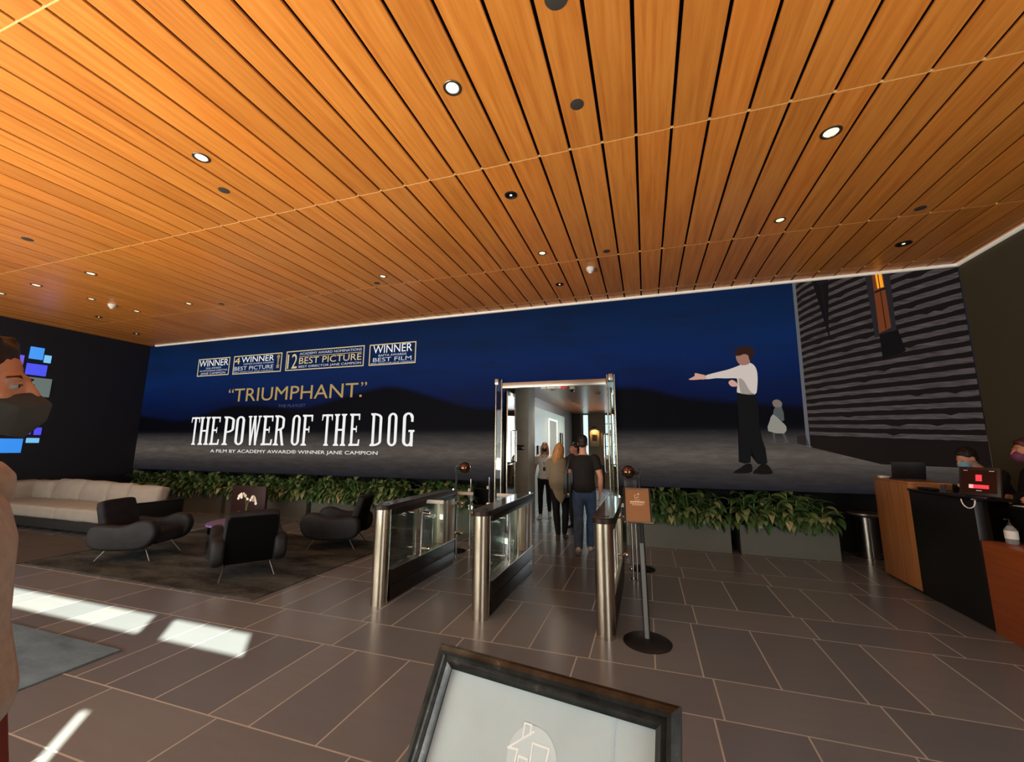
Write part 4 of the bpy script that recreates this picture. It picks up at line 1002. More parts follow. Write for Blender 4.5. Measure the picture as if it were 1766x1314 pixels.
# ---------------------------------------------------------------- turnstiles
M['slab'] = mat('smoked_glass_lid', srgb(80, 80, 82), 0.12, 0.6)
M['slabside'] = mat('bronze_lid_side', srgb(48, 40, 34), 0.45, 0.6)
def turnstile(x, label, flaps, led=None, badge=False):
    t = thing('turnstile', label, 'turnstile', (x, 3.93, 0), 0, 'steel and glass entry turnstiles')
    L = 1.62
    b = BM(); lathe(b, [(0.0, 0.0), (0.085, 0.0), (0.085, 0.955), (0.0, 0.955)], 40); obj('front_column', b, M['steel'], t)
    b = BM(); rbox(b, -0.078, 0.078, 0.0855, L, 0.02, 0.155, 0.004); rbox(b, -0.078, 0.078, 0.0855, L, 0.165, 0.315, 0.004); box(b, -0.07, 0.07, 0.0855, L - 0.01, 0.0, 0.165)
    obj('plinth', b, M['slabside'], t)
    b = BM(); rbox(b, -0.082, 0.082, 0.0, L + 0.02, 0.3155, 0.325, 0.002)
    bmesh.ops.translate(b, verts=b.verts[:], vec=(0, 0.0, 0)); 
    for v in b.verts: v.co.y = max(v.co.y, 0.088)
    obj('plinth_ledge', b, M['steel_y'], t)
    # rounded-front top lid
    pts = [(0.1 * math.cos(a), 0.1 * math.sin(a)) for a in [PI + PI * i / 16 for i in range(17)]] + [(0.092, L + 0.02), (-0.092, L + 0.02)]
    b = BM(); prism(b, pts, 0.9555, 0.999, 'Z', 0.003, 1)
    rbox(b, -0.086, 0.086, 0.09, L + 0.02, 0.885, 0.955, 0.004); obj('lid_body', b, M['slabside'], t)
    b = BM(); prism(b, [(px * 0.97, py * 0.97 if py < 0 else py - 0.003) for px, py in pts], 0.9995, 1.008, 'Z', 0.002, 1); obj('lid_glass', b, M['slab'], t)
    b = BM(); lathe(b, [(0, 0), (0.03, 0), (0.03, 0.004), (0, 0.004)], 20, (0.02, 0.03, 1.0085)); obj('badge_reader', b, M['blackgloss'], t)
    b = BM(); ball(b, (0.05, L - 0.03, 1.012), 0.010, 8); obj('indicator', b, mat('green_white_led', (0.8, 1, 0.85, 1), 0.4, emit=(0.7, 1, 0.8, 1), estr=3), t)
    b = BM(); box(b, -0.006, 0.006, 0.10, 0.70, 0.3255, 0.884); box(b, -0.006, 0.006, 0.82, 1.22, 0.3255, 0.884); obj('side_glass', b, M['glass'], t, smooth=False)
    for y in (0.76, 1.05) if not badge else (0.78, 1.1):
        b = BM(); vtube(b, 0.035, y, 0.3255, 0.884, 0.015); obj('hinge_post', b, M['chrome'], t)
    b = BM(); rbox(b, -0.075, 0.075, 1.28, 1.40, 0.3255, 0.884, 0.005); rbox(b, -0.075, 0.075, 1.43, 1.60, 0.3255, 0.884, 0.005); obj('rear_housing', b, mat('champagne_metal', srgb(178, 168, 146), 0.45, 0.5), t)
    for s, w, y in flaps:
        f = BM(); x0 = s * 0.06
        g = (x0, x0 + s * w); g = (min(g), max(g))
        rbox(f, g[0], g[1], y - 0.006, y + 0.006, 0.27, 0.92, 0.003); fo = obj('glass_flap', f, M['glass'], t)
        f = BM()
        for z in (0.38, 0.80):
            f = BM(); tube(f, [(s * 0.035, y, z), (s * 0.13, y, z)], [(0.022, 0.028), (0.022, 0.028)], 12, side=(0, 1, 0))
            obj('clamp', f, M['chrome'], fo)
        f = BM(); rbox(f, g[0], g[1], y - 0.012, y + 0.012, 0.921, 0.965, 0.004); obj('flap_cap', f, M['white'], fo)
    if led:
        b = BM(); ball(b, (led, 0.02, 0.972), (0.03, 0.03, 0.02), 12); obj('warning_light', b, mat('red_led', (1, 0.1, 0.03, 1), 0.4, emit=(1, 0.12, 0.04, 1), estr=3.0), t)
    return t
turnstile(-2.735, 'leftmost steel turnstile cabinet, beside the rug', [(1, 0.26, 0.78), (1, 0.24, 1.74)])
turnstile(-1.585, 'middle steel turnstile cabinet with the red light', [(-1, 0.42, 1.74), (-1, 0.2, 0.78)], -0.09, True)
turnstile(-0.40, 'rightmost steel turnstile cabinet, beside the brown notice stand', [(1, 0.1, 1.30)])
for x, y, lab in ((-2.76, 5.72, 'slim steel double post behind the leftmost turnstile'), (-2.74, 6.28, 'slim steel post with small fitting left of the middle turnstile'), (-2.60, 6.75, 'slim steel post farther back, just left of the doorway'), (-0.22, 5.62, 'slim steel post behind the rightmost turnstile')):
    t = thing('steel_post', lab, 'post', (x, y, 0), 0)
    b = BM(); vtube(b, 0, 0, 0.012, 1.10 if y > 6 else 1.0, 0.013)
    if y in (5.72, 5.62): vtube(b, 0.05, 0.0, 0.012, 1.0, 0.011)
    obj('tube', b, M['chrome'], t)
    b = BM(); lathe(b, [(0, 0), (0.05, 0), (0.045, 0.012), (0, 0.012)], 20); obj('base', b, M['chrome'], t)
    b = BM(); rbox(b, -0.045, -0.0135, -0.02, 0.02, 0.9, 0.95, 0.008); obj('catch', b, M['white'], t)
# ball-headed poles
def ballpole(x, y, s, label, panel):
    t = thing('ball_headed_stand', label, 'stand', (x, y, 0), 0, 'mirrored ball stands beside the turnstile lanes')
    b = BM(); lathe(b, [(0, 0), (0.17, 0), (0.175, 0.012), (0.14, 0.03), (0.03, 0.045), (0, 0.045)], 36); obj('base', b, M['blackgloss'], t)
    b = BM(); tube(b, [(0, 0, 0.045), (0, 0, 0.7), (-s * 0.012, 0, 1.28)], 0.014, 12); rbox(b, -0.018 - s * 0.014, 0.018 - s * 0.014, -0.012, 0.012, 1.2, 1.33, 0.004); obj('pole', b, M['black'], t)
    b = BM(); cyl(b, (-s * 0.012, 0, 1.27), (s * 0.08, -0.0, 1.275), 0.02, 12); obj('bracket', b, M['black'], t)
    b = BM(); ball(b, (s * 0.14, 0, 1.285), (0.095, 0.095, 0.09), 28); obj('mirrored_ball', b, mat('copper_mirror_ball', srgb(120, 92, 74), 0.12, 0.9), t)
    if panel:
        b = BM(); rbox(b, -0.20, -0.025, -0.02, 0.0, 1.04, 1.19, 0.006); obj('tablet', b, M['black'], t)
ballpole(-2.93, 6.14, 1, 'black stand with a mirrored ball left of the doorway', False)
ballpole(-0.12, 6.12, -1, 'black stand with a mirrored ball and tablet, behind the brown notice stand', True)

# ---------------------------------------------------------------- notice stand (brown)
t = thing('notice_stand', 'black floor stand with small brown notice beside the right turnstile', 'sign stand', (-0.06, 3.93, 0))
b = BM(); lathe(b, [(0, 0), (0.195, 0), (0.20, 0.008), (0.18, 0.02), (0.06, 0.035), (0, 0.036)], 44); obj('base', b, M['black'], t)
pp = [(0.0, 0.0, 0.036), (-0.004, 0.012, 0.25), (-0.008, 0.02, 0.5), (-0.014, 0.015, 0.8), (-0.02, -0.005, 1.02)]
b = BM(); tube(b, pp, [(0.027, 0.012)] * 5, 12, (1, 0, 0), round_caps=False); obj('pole', b, M['black'], t)
b = BM(); tube(b, [(p[0], p[1] - 0.0095, p[2]) for p in pp[:4]], [(0.017, 0.004)] * 4, 10, (1, 0, 0), round_caps=False); obj('pole_strip', b, mat('grey_strip', srgb(104, 110, 108), 0.5), t)
mt = Matrix.Translation((-0.035, -0.02, 1.13)) @ Matrix.Rotation(math.radians(4), 4, 'Z') @ Matrix.Rotation(math.radians(-24), 4, 'X')
def put(bm): bmesh.ops.transform(bm, matrix=mt, verts=bm.verts[:]); return bm
W_, H_ = 0.118, 0.15
b = BM(); rbox(b, -W_, W_, 0.0, 0.012, -H_, H_, 0.003); rbox(b, -W_, -W_ + 0.016, -0.008, 0, -H_, H_, 0.002); rbox(b, W_ - 0.016, W_, -0.008, 0, -H_, H_, 0.002)
obj('frame', put(b), M['black'], t)
b = BM(); rbox(b, -W_ - 0.004, W_ + 0.004, -0.014, 0.012, -H_ - 0.012, -H_ - 0.0005, 0.002); rbox(b, -W_ + 0.016, W_ - 0.016, -0.008, -0.0005, H_ - 0.016, H_, 0.002); obj('edge_rail', put(b), mat('brushed_grey_rail', srgb(120, 108, 98), 0.35, 0.7), t)
b = BM(); box(b, -W_ + 0.0165, W_ - 0.0165, -0.004, -0.001, -H_, H_ - 0.0165); obj('notice', put(b), mat('brown_notice', srgb(140, 98, 62), 0.5), t, smooth=False)
NW = mat('notice_print', srgb(235, 205, 175), 0.6)
b = BM()
for a in ((-.022, .010, .058, .061), (-.022, -.019, .061, .088), (.007, .010, .061, .080), (-.019, -.006, .085, .088)): box(b, a[0], a[1], -0.006, -0.0045, a[2], a[3])
ball(b, (0.012, -0.0055, 0.094), (0.007, 0.001, 0.007), 10); obj('icon', put(b), NW, t)
obj('lettering', put(text_bm('Please', -.022, .024, .036, .044, -0.0046, 0.01)), NW, t, smooth=False)
b = BM(); rr = random.Random(5)      # print too small to read: rows of word-sized marks
for z0, z1, x0, x1 in ((.018, .028, -.062, .062), (.005, .009, -.062, .062), (-.006, -.002, -.045, .042)):
    x = x0
    while x < x1:
        w = rr.uniform(.008, .02); box(b, x, min(x + w, x1), -0.0055, -0.0045, z0, z1); x += w + .0025
obj('small_print', put(b), NW, t, smooth=False)

# ---------------------------------------------------------------- big framed sign in the foreground
A0 = Vector((-0.292, 0.576, 1.36)); U = Vector((0.9887, -0.1502, 0)).normalized(); V = Vector((-0.0813, -0.5354, -0.8407)).normalized(); N = V.cross(U).normalized()
if N.z < 0: N = -N
fs = Matrix(((U.x, -V.x, N.x, 0), (U.y, -V.y, N.y, 0), (U.z, -V.z, N.z, 0), (0, 0, 0, 1)))   # local: x along top edge, y up the board, z toward the viewer
t = thing('framed_sign_stand', 'grey framed sign board on a black stand in the foreground, white house outline logo', 'sign stand', (A0.x + 0.16, A0.y - 0.2, 0))
off = A0 - Vector(t.location)
FM = Matrix.Translation(off) @ fs
Wd, Hd = 0.3197, 0.44
def sweepframe(bm, w, h, prof):
    """prof: list of (inset from outer edge, height)"""
    loops = []
    for d, z in prof:
        loops.append([bm.verts.new((x, y, z)) for x, y in ((d, -d), (w - d, -d), (w - d, -h + d), (d, -h + d))])
    for a, c in zip(loops, loops[1:]):
        for i in range(4): bm.faces.new((a[i], a[(i + 1) % 4], c[(i + 1) % 4], c[i]))
    bm.faces.new(loops[0]); 
b = BM(); sweepframe(b, Wd, Hd, [(0.0, -0.012), (0.0, 0.001), (0.003, 0.005), (0.009, 0.0075), (0.013, 0.0065), (0.0145, 0.0035), (0.0165, 0.0038), (0.020, 0.003), (0.0225, 0.0), (0.026, -0.003), (0.026, -0.0055)])
bmesh.ops.transform(b, matrix=FM, verts=b.verts[:])
kf = NT('worn_gunmetal_frame'); nf = kf.noise(kf.coord('Object'), 35, 5, 0.7)
kf.set(Base_Color=kf.ramp(nf, [(0.35, srgb(46, 48, 47)), (0.62, srgb(72, 74, 72)), (0.72, srgb(120, 118, 112))]), Metallic=0.75, Roughness=0.3)
obj('frame', b, kf.m, t, angle=25)
b = BM(); box(b, 0.02, Wd - 0.02, -Hd + 0.02, -0.02, -0.0062, -0.0057, FM); obj('sheet', b, mat('grey_sheet', srgb(186, 204, 208), 0.5, var=0.04, vscale=20, spec=0.25), t, smooth=False)
def flatpoly(name, pts, z, m):
    b = BM(); f = b.faces.new([b.verts.new((x, -y, z)) for x, y in pts]); bmesh.ops.transform(b, matrix=FM, verts=b.verts[:]); return obj(name, b, m, t, smooth=False)
flatpoly('logo_disc', [(0.1595 + 0.0305 * math.cos(a * PI / 32), 0.0862 + 0.0305 * math.sin(a * PI / 32)) for a in range(64)], -0.0054, mat('pale_disc', srgb(206, 224, 228), 0.5, spec=0.25))
WL = mat('logo_white', srgb(245, 255, 255), 0.5)
def stroke(pts, w, z=-0.0051):
    b = BM()
    for i, (p, q) in enumerate(zip(pts, pts[1:])):
        p = Vector((p[0], -p[1])); q = Vector((q[0], -q[1])); d = (q - p).normalized(); n = Vector((-d.y, d.x)) * w / 2
        p2 = p - d * w / 2; q2 = q + d * w / 2
        b.faces.new([b.verts.new((v.x, v.y, z + i * 0.00001)) for v in (p2 - n, q2 - n, q2 + n, p2 + n)])
    bmesh.ops.transform(b, matrix=FM, verts=b.verts[:]); obj('logo_line', b, WL, t, smooth=False)
stroke([(0.1447, 0.0705), (0.1443, 0.0563), (0.1529, 0.0560), (0.1533, 0.0650)], 0.0021)
stroke([(0.1572, 0.0613), (0.1290, 0.0827), (0.1409, 0.0815), (0.1401, 0.1100), (0.1440, 0.1100), (0.1440, 0.0866), (0.1548, 0.0869), (0.1548, 0.1100)], 0.0021)
stroke([(0.1590, 0.1100), (0.1580, 0.0714), (0.1785, 0.0716), (0.1745, 0.1100), (0.1590, 0.1100)], 0.0021)
b = BM(); rr = random.Random(8); y0 = 0.0255
for i in range(14):
    a = 0.250 + rr.uniform(-.0008, .0008); box(b, a - rr.uniform(.0006, .0014), a + rr.uniform(.0006, .0014), -(y0 + 0.0028 * (i + 1)), -(y0 + 0.0028 * i + 0.0003), -0.0056, -0.0053, FM)
obj('scratch', b, mat('pale_blue_scratch', srgb(190, 214, 226), 0.4), t, smooth=False)
b = BM(); top = FM @ Vector((Wd / 2, -0.30, -0.02)); tube(b, [(top.x, top.y, top.z), (top.x, top.y + 0.02, 0.8), (0.0, top.y + 0.03, 0.4), (0, top.y + 0.02, 0.03)], [(0.03, 0.012)] * 4, 12); obj('pole', b, M['black'], t)
b = BM(); lathe(b, [(0, 0), (0.20, 0), (0.205, 0.01), (0.17, 0.024), (0, 0.034)], 40, (0, top.y + 0.02, 0)); obj('base', b, M['black'], t)

# ---------------------------------------------------------------- bin
t = thing('litter_bin', 'slim polished steel bin with flat lid between the plants and the desk', 'bin', (3.16, 7.86, 0))
b = BM(); lathe(b, [(0, 0), (0.125, 0), (0.125, 0.60), (0.0, 0.60)], 32); obj('body', b, mat('bin_steel', srgb(185, 183, 176), 0.24, 1.0), t)
b = BM(); lathe(b, [(0.0, 0.601), (0.15, 0.601), (0.235, 0.64), (0.235, 0.66), (0.10, 0.67), (0.02, 0.64), (0, 0.64)], 36); obj('lid', b, mat('lid_satin', srgb(150, 145, 132), 0.35, 0.7), t)
b = BM(); lathe(b, [(0.126, 0.0), (0.16, 0.0), (0.16, 0.008), (0.126, 0.014)], 32); obj('foot_ring', b, M['chrome'], t)

# ---------------------------------------------------------------- reception desk
t = thing('reception_desk', 'reception desk with walnut end panel and black front at right', 'desk', (2.92, 6.9, 0))
b = BM(); rbox(b, 0.0, 0.30, -0.75, 0.02, 0.03, 1.225, 0.006); obj('walnut_panel', b, M['wooddesk'], t)
b = BM(); rbox(b, -0.004, 0.42, -0.76, 0.03, 1.2255, 1.245, 0.004); obj('walnut_top', b, M['wooddesk'], t)
b = BM(); rbox(b, 0.0, 0.07, -1.76, -0.7515, 0.03, 1.15, 0.006); obj('front_panel', b, M['black'], t)
b = BM(); rbox(b, -0.02, 0.34, -1.77, -0.765, 1.151, 1.175, 0.005); obj('counter', b, M['blackgloss'], t)
b = BM(); box(b, 0.03, 0.28, -1.75, -0.0, 0, 0.03); obj('plinth', b, M['black'], t, smooth=False)
b = BM(); box(b, 0.28, 0.36, -4.2, -1.78, 0.0, 1.10); rbox(b, 0.24, 0.40, -4.2, -1.775, 1.101, 1.125, 0.004); obj('rear_panel', b, M['black'], t)
b = BM(); rbox(b, 0.0, 0.2795, -4.2, -1.775, 0.0, 0.80, 0.006); obj('low_counter', b, M['woodlow'], t)
# things on the desk
t = thing('laptop', 'open black laptop on the walnut desk top', 'laptop', (3.16, 6.66, 1.2455), math.radians(-14))
b = BM(); rbox(b, -0.16, 0.16, -0.11, 0.11, 0, 0.014, 0.004); obj('keyboard_base', b, M['black'], t)
b = BM(); rbox(b, -0.16, 0.16, 0.0, 0.008, 0.0, 0.22, 0.003, mtx=Matrix.Translation((0, -0.112, 0.012)) @ Matrix.Rotation(math.radians(18), 4, 'X')); obj('screen', b, M['black'], t)
t = tag(obj('white_box', (lambda b: (rbox(b, -0.055, 0.055, -0.04, 0.04, 0, 0.035, 0.014, 3), b)[1])(BM()), M['white'], loc=(2.985, 6.80, 1.2455)), 'small white rounded box on the corner of the walnut desk top', 'box')
t = tag(obj('card_terminal', (lambda b: (rbox(b, -0.05, 0.05, -0.10, 0.10, 0, 0.025, 0.006), b)[1])(BM()), M['black'], loc=(3.02, 5.98, 1.1755)), 'flat black terminal lying on the black counter by the walnut panel', 'terminal')
t = thing('check_in_tablet', 'check-in tablet showing red symbols on the black counter', 'tablet', (2.99, 5.17, 1.1755), math.radians(-58))
TM = Matrix.Translation((0, 0, 0.02)) @ Matrix.Rotation(math.radians(-12), 4, 'X')
b = BM(); rbox(b, -0.15, 0.15, 0.0, 0.03, 0, 0.275, 0.01, mtx=TM); obj('housing', b, mat('dark_brown_plastic', srgb(46, 34, 30), 0.4), t)
b = BM(); box(b, -0.125, 0.125, -0.002, -0.0005, 0.03, 0.245, TM); obj('screen', b, mat('tablet_screen', srgb(16, 8, 8), 0.15, emit=srgb(34, 8, 8), estr=0.6), t, smooth=False)
RED = mat('red_symbol', srgb(120, 10, 10), 0.4, emit=(1.0, 0.05, 0.07, 1), estr=1.1)
b = BM(); box(b, -0.022, 0.022, -0.004, -0.0025, 0.14, 0.20, TM); box(b, -0.04, 0.07, -0.004, -0.0025, 0.07, 0.105, TM); obj('red_symbol', b, RED, t, smooth=False)
b = BM(); box(b, -0.072, -0.041, -0.004, -0.0025, 0.07, 0.105, TM); obj('pink_symbol', b, mat('pink_symbol', srgb(200, 150, 150), 0.4, emit=srgb(255, 170, 175), estr=1.0), t, smooth=False)
b = BM(); box(b, -0.02, 0.02, -0.004, -0.0025, 0.047, 0.052, TM); obj('status_bar', b, WL, t, smooth=False)
b = BM()
for x0, x1 in ((-0.11, -0.08), (0.075, 0.11)): box(b, x0, x1, -0.004, -0.0025, 0.236, 0.24, TM)
obj('corner_mark', b, WL, t, smooth=False)
b = BM(); rbox(b, -0.08, 0.08, -0.05, 0.07, -0.001, 0.019, 0.006); obj('stand', b, M['black'], t)
b = BM(); tube(b, [(0.0 - 0.05 * math.cos(a), -0.012, 0.0 - 0.075 * math.sin(a)) for a in [PI * i / 14 for i in range(15)]], 0.005, 8)
tag(obj('charging_cable', b, M['white'], loc=(2.885, 5.13, 1.16), rotz=math.radians(-58)), 'white cable looping down below the check-in tablet', 'cable')
t = thing('sanitizer_bottle', 'clear pump bottle with white label on the low red-brown counter', 'bottle', (3.08, 5.02, 0.8005))
b = BM(); lathe(b, [(0, 0), (0.038, 0), (0.042, 0.01), (0.042, 0.12), (0.02, 0.155), (0.014, 0.16), (0, 0.16)], 24); obj('body', b, mat('clear_gel', srgb(190, 195, 196), 0.12, 0.0, trans=0.6), t)
b = BM(); lathe(b, [(0.0425, 0.045), (0.0432, 0.045), (0.0432, 0.115), (0.0425, 0.115)], 24); obj('label_band', b, M['paper'], t)
b = BM(); lathe(b, [(0, 0.1605), (0.016, 0.1605), (0.016, 0.18), (0.006, 0.182), (0.006, 0.205), (0, 0.205)], 16); rbox(b, -0.04, 0.008, -0.007, 0.007, 0.2055, 0.217, 0.003); obj('pump', b, M['black'], t)
b = BM(); box(b, -0.06, 0.06, -0.10, 0.10, 0, 0.004); tag(obj('paper_sheet', b, M['paper'], loc=(3.24, 5.00, 1.1255), rotz=0.1, smooth=False), 'loose white papers on the black rear counter beside the check-in tablet', 'papers')
b = BM(); rbox(b, -0.07, 0.07, -0.17, 0.17, 0, 0.025, 0.006); tag(obj('document_tray', b, mat('smoke_plastic', srgb(70, 68, 66), 0.25), loc=(3.24, 4.62, 1.1255), rotz=0.0), 'smoky flat tray on the rear counter at the right edge', 'tray')
# ---------------------------------------------------------------- people
def lerp(a, c, u): return tuple(a[i] + (c[i] - a[i]) * u for i in range(3))
SKIN = mat('skin_light', srgb(206, 150, 122), 0.55, var=0.05, vscale=12)
SKIN_T = mat('skin_tan', srgb(176, 116, 84), 0.5, var=0.06, vscale=14)
def person(label, loc, rotz, J, H=1.78, skin=SKIN, top=None, sleeves='short', bottoms=None, hair=None, hairstyle='short', mask=None, shoes=None, female=False, head_yaw=0, head_pitch=0, head_roll=0, voxel=0.0075, extra=None, hands=True, group=None, jacket_long=0.0, facedetail=False):
    """local frame: facing +Y, +X is the person's right. J overrides joints (metres for a 1.78 m body)"""
    t = thing('person', label, 'person', loc, rotz, group)
    D = dict(pelvis=(0, 0, .95), waist=(0, 0.0, 1.10), chest=(0, 0.0, 1.30), neck=(0, -0.01, 1.49), head=(0, 0.012, 1.66),
             hipR=(.09, 0, .93), hipL=(-.09, 0, .93), kneeR=(.10, .02, .51), kneeL=(-.10, .02, .51), ankR=(.10, -.02, .09), ankL=(-.10, -.02, .09),
             toeR=None, toeL=None, shR=(.185, -0.01, 1.43), shL=(-.185, -0.01, 1.43), elR=(.25, -.03, 1.14), elL=(-.25, -.03, 1.14), wrR=(.25, .05, .90), wrL=(-.25, .05, .90), handR=None, handL=None)
    D.update(J or {})
    s = H / 1.78
    g = 0.9 if female else 1.0
    hipw = 1.04 if female else 1.0
    def torso(bm, e=0.0, zlow=None):
        pel, wa, ch, ne = D['pelvis'], D['waist'], D['chest'], D['neck']
        shm = tuple((D['shR'][i] + D['shL'][i]) / 2 for i in range(3))
        sd = Vector(D['shR']) - Vector(D['shL'])
        tube(bm, [lerp(pel, wa, -0.30) if e else lerp(pel, wa, -0.55), pel, wa, ch, lerp(ch, shm, 0.75), lerp(shm, ne, 0.35)] + ([lerp(shm, ne, 0.85)] if e else []),
             [(.145 * hipw + e, .105 + e), (.165 * hipw + e, .118 + e), ((.125 if female else .145) + e, .098 + e), (.158 * g + e, .115 + e), (.165 * g + e, .09 + e), ((.118 if e else .10) * g + e * .5, .065 + e * .5)] + ([(.060 * g + e * .5, .056 + e * .5)] if e else []), 18, sd, round_caps=(e == 0))
    def arm(bm, S_, e=0.0, frac=1.0, wrist=True):
        sh, el, wr = D['sh' + S_], D['el' + S_], D['wr' + S_]
        r = [.056 * g + e, .050 * g + e, .040 * g + e, .040 * g + e, .026 * g + e * (0.8 if wrist else 1)]
        pts = [sh, lerp(sh, el, .5), el, lerp(el, wr, .35), wr]
        if frac < 1: pts = [sh, lerp(sh, el, frac * .55), lerp(sh, el, frac)]; r = [.058 * g + e, .054 * g + e * .9, .050 * g + e]; ball(bm, (sh[0] * .94, sh[1], sh[2] - .005), .058 * g + e, 14)
        tube(bm, pts, r, 12, (0, 1, 0), round_caps=(frac == 1))
    def leg(bm, S_, e=0.0, low=0.0):
        hp, kn, an = D['hip' + S_], D['knee' + S_], D['ank' + S_]
        r = [.088 * hipw + e * .6, .076 + e * .8, .054 + e, .056 + e, .036 + e * 1.2]
        pts = [hp, lerp(hp, kn, .45), kn, lerp(kn, an, .3), lerp(kn, an, 1 - low)]
        tube(bm, pts, r, 14, (1, 0, 0))
    def foot(bm, S_, e=0.0):
        an = Vector(D['ank' + S_]); kn = Vector(D['knee' + S_])
        toe = D['toe' + S_]
        toe = Vector(toe) if toe else Vector((an.x + (.02 if S_ == 'R' else -.02), an.y + .17, .03))
        d = (toe - an); 
        heel = an + Vector((0, -.045, -.055)) if not D.get('heel' + S_) else Vector(D['heel' + S_])
        tube(bm, [an + Vector((0, 0, .02)), an + Vector((0, 0.0, -.03))], [.034 + e, .036 + e], 12)
        tube(bm, [heel, heel.lerp(toe, .45) + Vector((0, 0, .012)), heel.lerp(toe, .78), toe], [(.032 + e, .032 + e), (.036 + e, .032 + e), (.044 + e, .026 + e), (.034 + e, .017 + e)], 12, (1, 0, 0))
    def hand(bm, S_):
        wr = Vector(D['wr' + S_]); el = Vector(D['el' + S_])
        d = (wr - el).normalized() if not D['hand' + S_] else (Vector(D['hand' + S_]) - wr).normalized()
        inw = Vector((-1 if S_ == 'R' else 1, 0, 0)); inw = (inw - d * inw.dot(d)).normalized()   # palm normal toward body
        fw = d.cross(inw) * (1 if S_ == 'R' else -1); fw.normalize()
        if fw.y < 0: fw = -fw
        pc = wr + d * .05
        tube(bm, [wr - d * 0.01, wr + d * .03, wr + d * .085], [(.026, .019), (.036, .017), (.040, .014)], 12, fw)
        for i, (o, L_) in enumerate(((.028, .066), (.010, .076), (-.009, .070), (-.027, .056))):
            b0 = wr + d * .085 + fw * o
            p1 = b0 + d * L_ * .45 + inw * .006; p2 = p1 + (d * .85 + inw * .5).normalized() * L_ * .32; p3 = p2 + (d * .6 + inw * .8).normalized() * L_ * .26
            tube(bm, [b0 - d * .015, p1, p2, p3], [.0095, .0088, .008, .0068], 8)
        b0 = wr + d * .025 + fw * .028
        tube(bm, [b0, b0 + fw * .022 + d * .028 + inw * .008, b0 + fw * .026 + d * .055 + inw * .018], [.013, .0105, .0085], 8)
    hp = Vector(D['head']); 
    HR = Matrix.Translation(hp) @ Matrix.Rotation(math.radians(head_yaw), 4, 'Z') @ Matrix.Rotation(math.radians(head_pitch), 4, 'X') @ Matrix.Rotation(math.radians(head_roll), 4, 'Y')
    hs = 0.95 if female else 1.0
    HM = HR @ Matrix.Scale(hs, 4)
    def head(bm):
        ball(bm, (0, -.018, .035), (.074, .094, .088), 24, HM)          # skull
        ball(bm, (0, .018, -.012), (.062, .074, .085), 24, HM)          # face
        ball(bm, (0, .030, -.068), (.046, .050, .040), 20, HM)          # jaw
        ball(bm, (0, .066, -.093), (.022, .018, .018), 14, HM)          # chin
        ball(bm, (0, .072, .022), (.048, .018, .016), 14, HM)           # brow
        for sx in (-1, 1):
            ball(bm, (sx * .036, .060, -.022), (.022, .022, .02), 12, HM)   # cheeks
            t_ = BM(); ball(t_, (sx * .074, -.012, -.008), (.010, .018, .030), 12); merge(bm, t_, HM @ Matrix.Identity(4))
        t_ = BM(); tube(t_, [(0, .084, .020), (0, .100, -.008), (0, .110, -.030)], [(.008, .009), (.011, .011), (.015, .012)], 10); ball(t_, (0, .104, -.034), (.019, .012, .010), 12)
        ball(t_, (0, .086, -.058), (.024, .012, .007), 12); ball(t_, (0, .084, -.069), (.021, .012, .007), 12)
        merge(bm, t_, HM)
        tube(bm, [D['neck'], lerp(D['neck'], tuple(hp + Vector((0, -.02, -.04))), .55), tuple(hp + HR.to_3x3() @ Vector((0, -.015, -.05)))], [.060 * g, .053 * g, .055 * g], 16)
    b = BM(); torso(b); head(b)
    for S_ in 'RL':
        arm(b, S_); leg(b, S_); foot(b, S_)
        if hands: hand(b, S_)
    sc = Matrix.Scale(s, 4)
    def fin(bm): bmesh.ops.transform(bm, matrix=sc, verts=bm.verts[:]); return bm
    fuse('body', fin(b), skin, t, voxel if not facedetail else 0.0045, 3)
    # eyes
    for sx in (-1, 1):
        b = BM(); ball(b, (sx * .031, .0745, .004), (.0125, .0125, .0125), 14, HM); e_ = obj('eye', fin(b), mat('eye_white', srgb(150, 140, 130), 0.3), t)
        b = BM(); ball(b, (sx * .031, .0825, .004), (.0062, .0055, .0062), 12, HM); obj('iris', fin(b), mat('dark_iris', srgb(40, 26, 18), 0.15), e_)
        if facedetail:
            b = BM(); tube(b, [HM @ Vector((sx * .014, .0845, .020)), HM @ Vector((sx * .032, .0835, .028)), HM @ Vector((sx * .050, .070, .022))], [(.004, .003), (.005, .003), (.003, .002)], 8)
            obj('eyebrow', fin(b), hair, t)
            b = BM(); tube(b, [HM @ Vector((sx * .016, .084, .006)), HM @ Vector((sx * .031, .0875, .0125)), HM @ Vector((sx * .047, .076, .005))], [.0035, .004, .003], 8)
            obj('eyelid', fin(b), skin, t)
    # clothes
    if bottoms:
        b = BM()
        tube(b, [lerp(D['pelvis'], D['waist'], -.5), D['pelvis'], lerp(D['pelvis'], D['waist'], .55)], [(.152 * hipw, .115), (.176 * hipw, .130), (.160 * hipw, .116)], 18, Vector(D['hipR']) - Vector(D['hipL']))
        for S_ in 'RL': leg(b, S_, bottoms[1], bottoms[2])
        fuse('trousers', fin(b), bottoms[0], t, 0.009, 3)
    if top:
        b = BM(); torso(b, top[1])
        if jacket_long:
            pel = D['pelvis']; tube(b, [lerp(pel, D['waist'], .6), (pel[0], pel[1] - .01, pel[2] - jacket_long * .5), (pel[0], pel[1] - .02, pel[2] - jacket_long)], [(.165, .125), (.19, .15), (.185, .15)], 18, (1, 0, 0))
        for S_ in 'RL':
            if sleeves == 'short': arm(b, S_, top[1] - .010, .62)
            elif sleeves == 'long': arm(b, S_, top[1])
            else: ball(b, D['sh' + S_], .062 * g, 12)
        fuse('jacket' if jacket_long or sleeves == 'long' else 'shirt', fin(b), top[0], t, 0.009, 3)
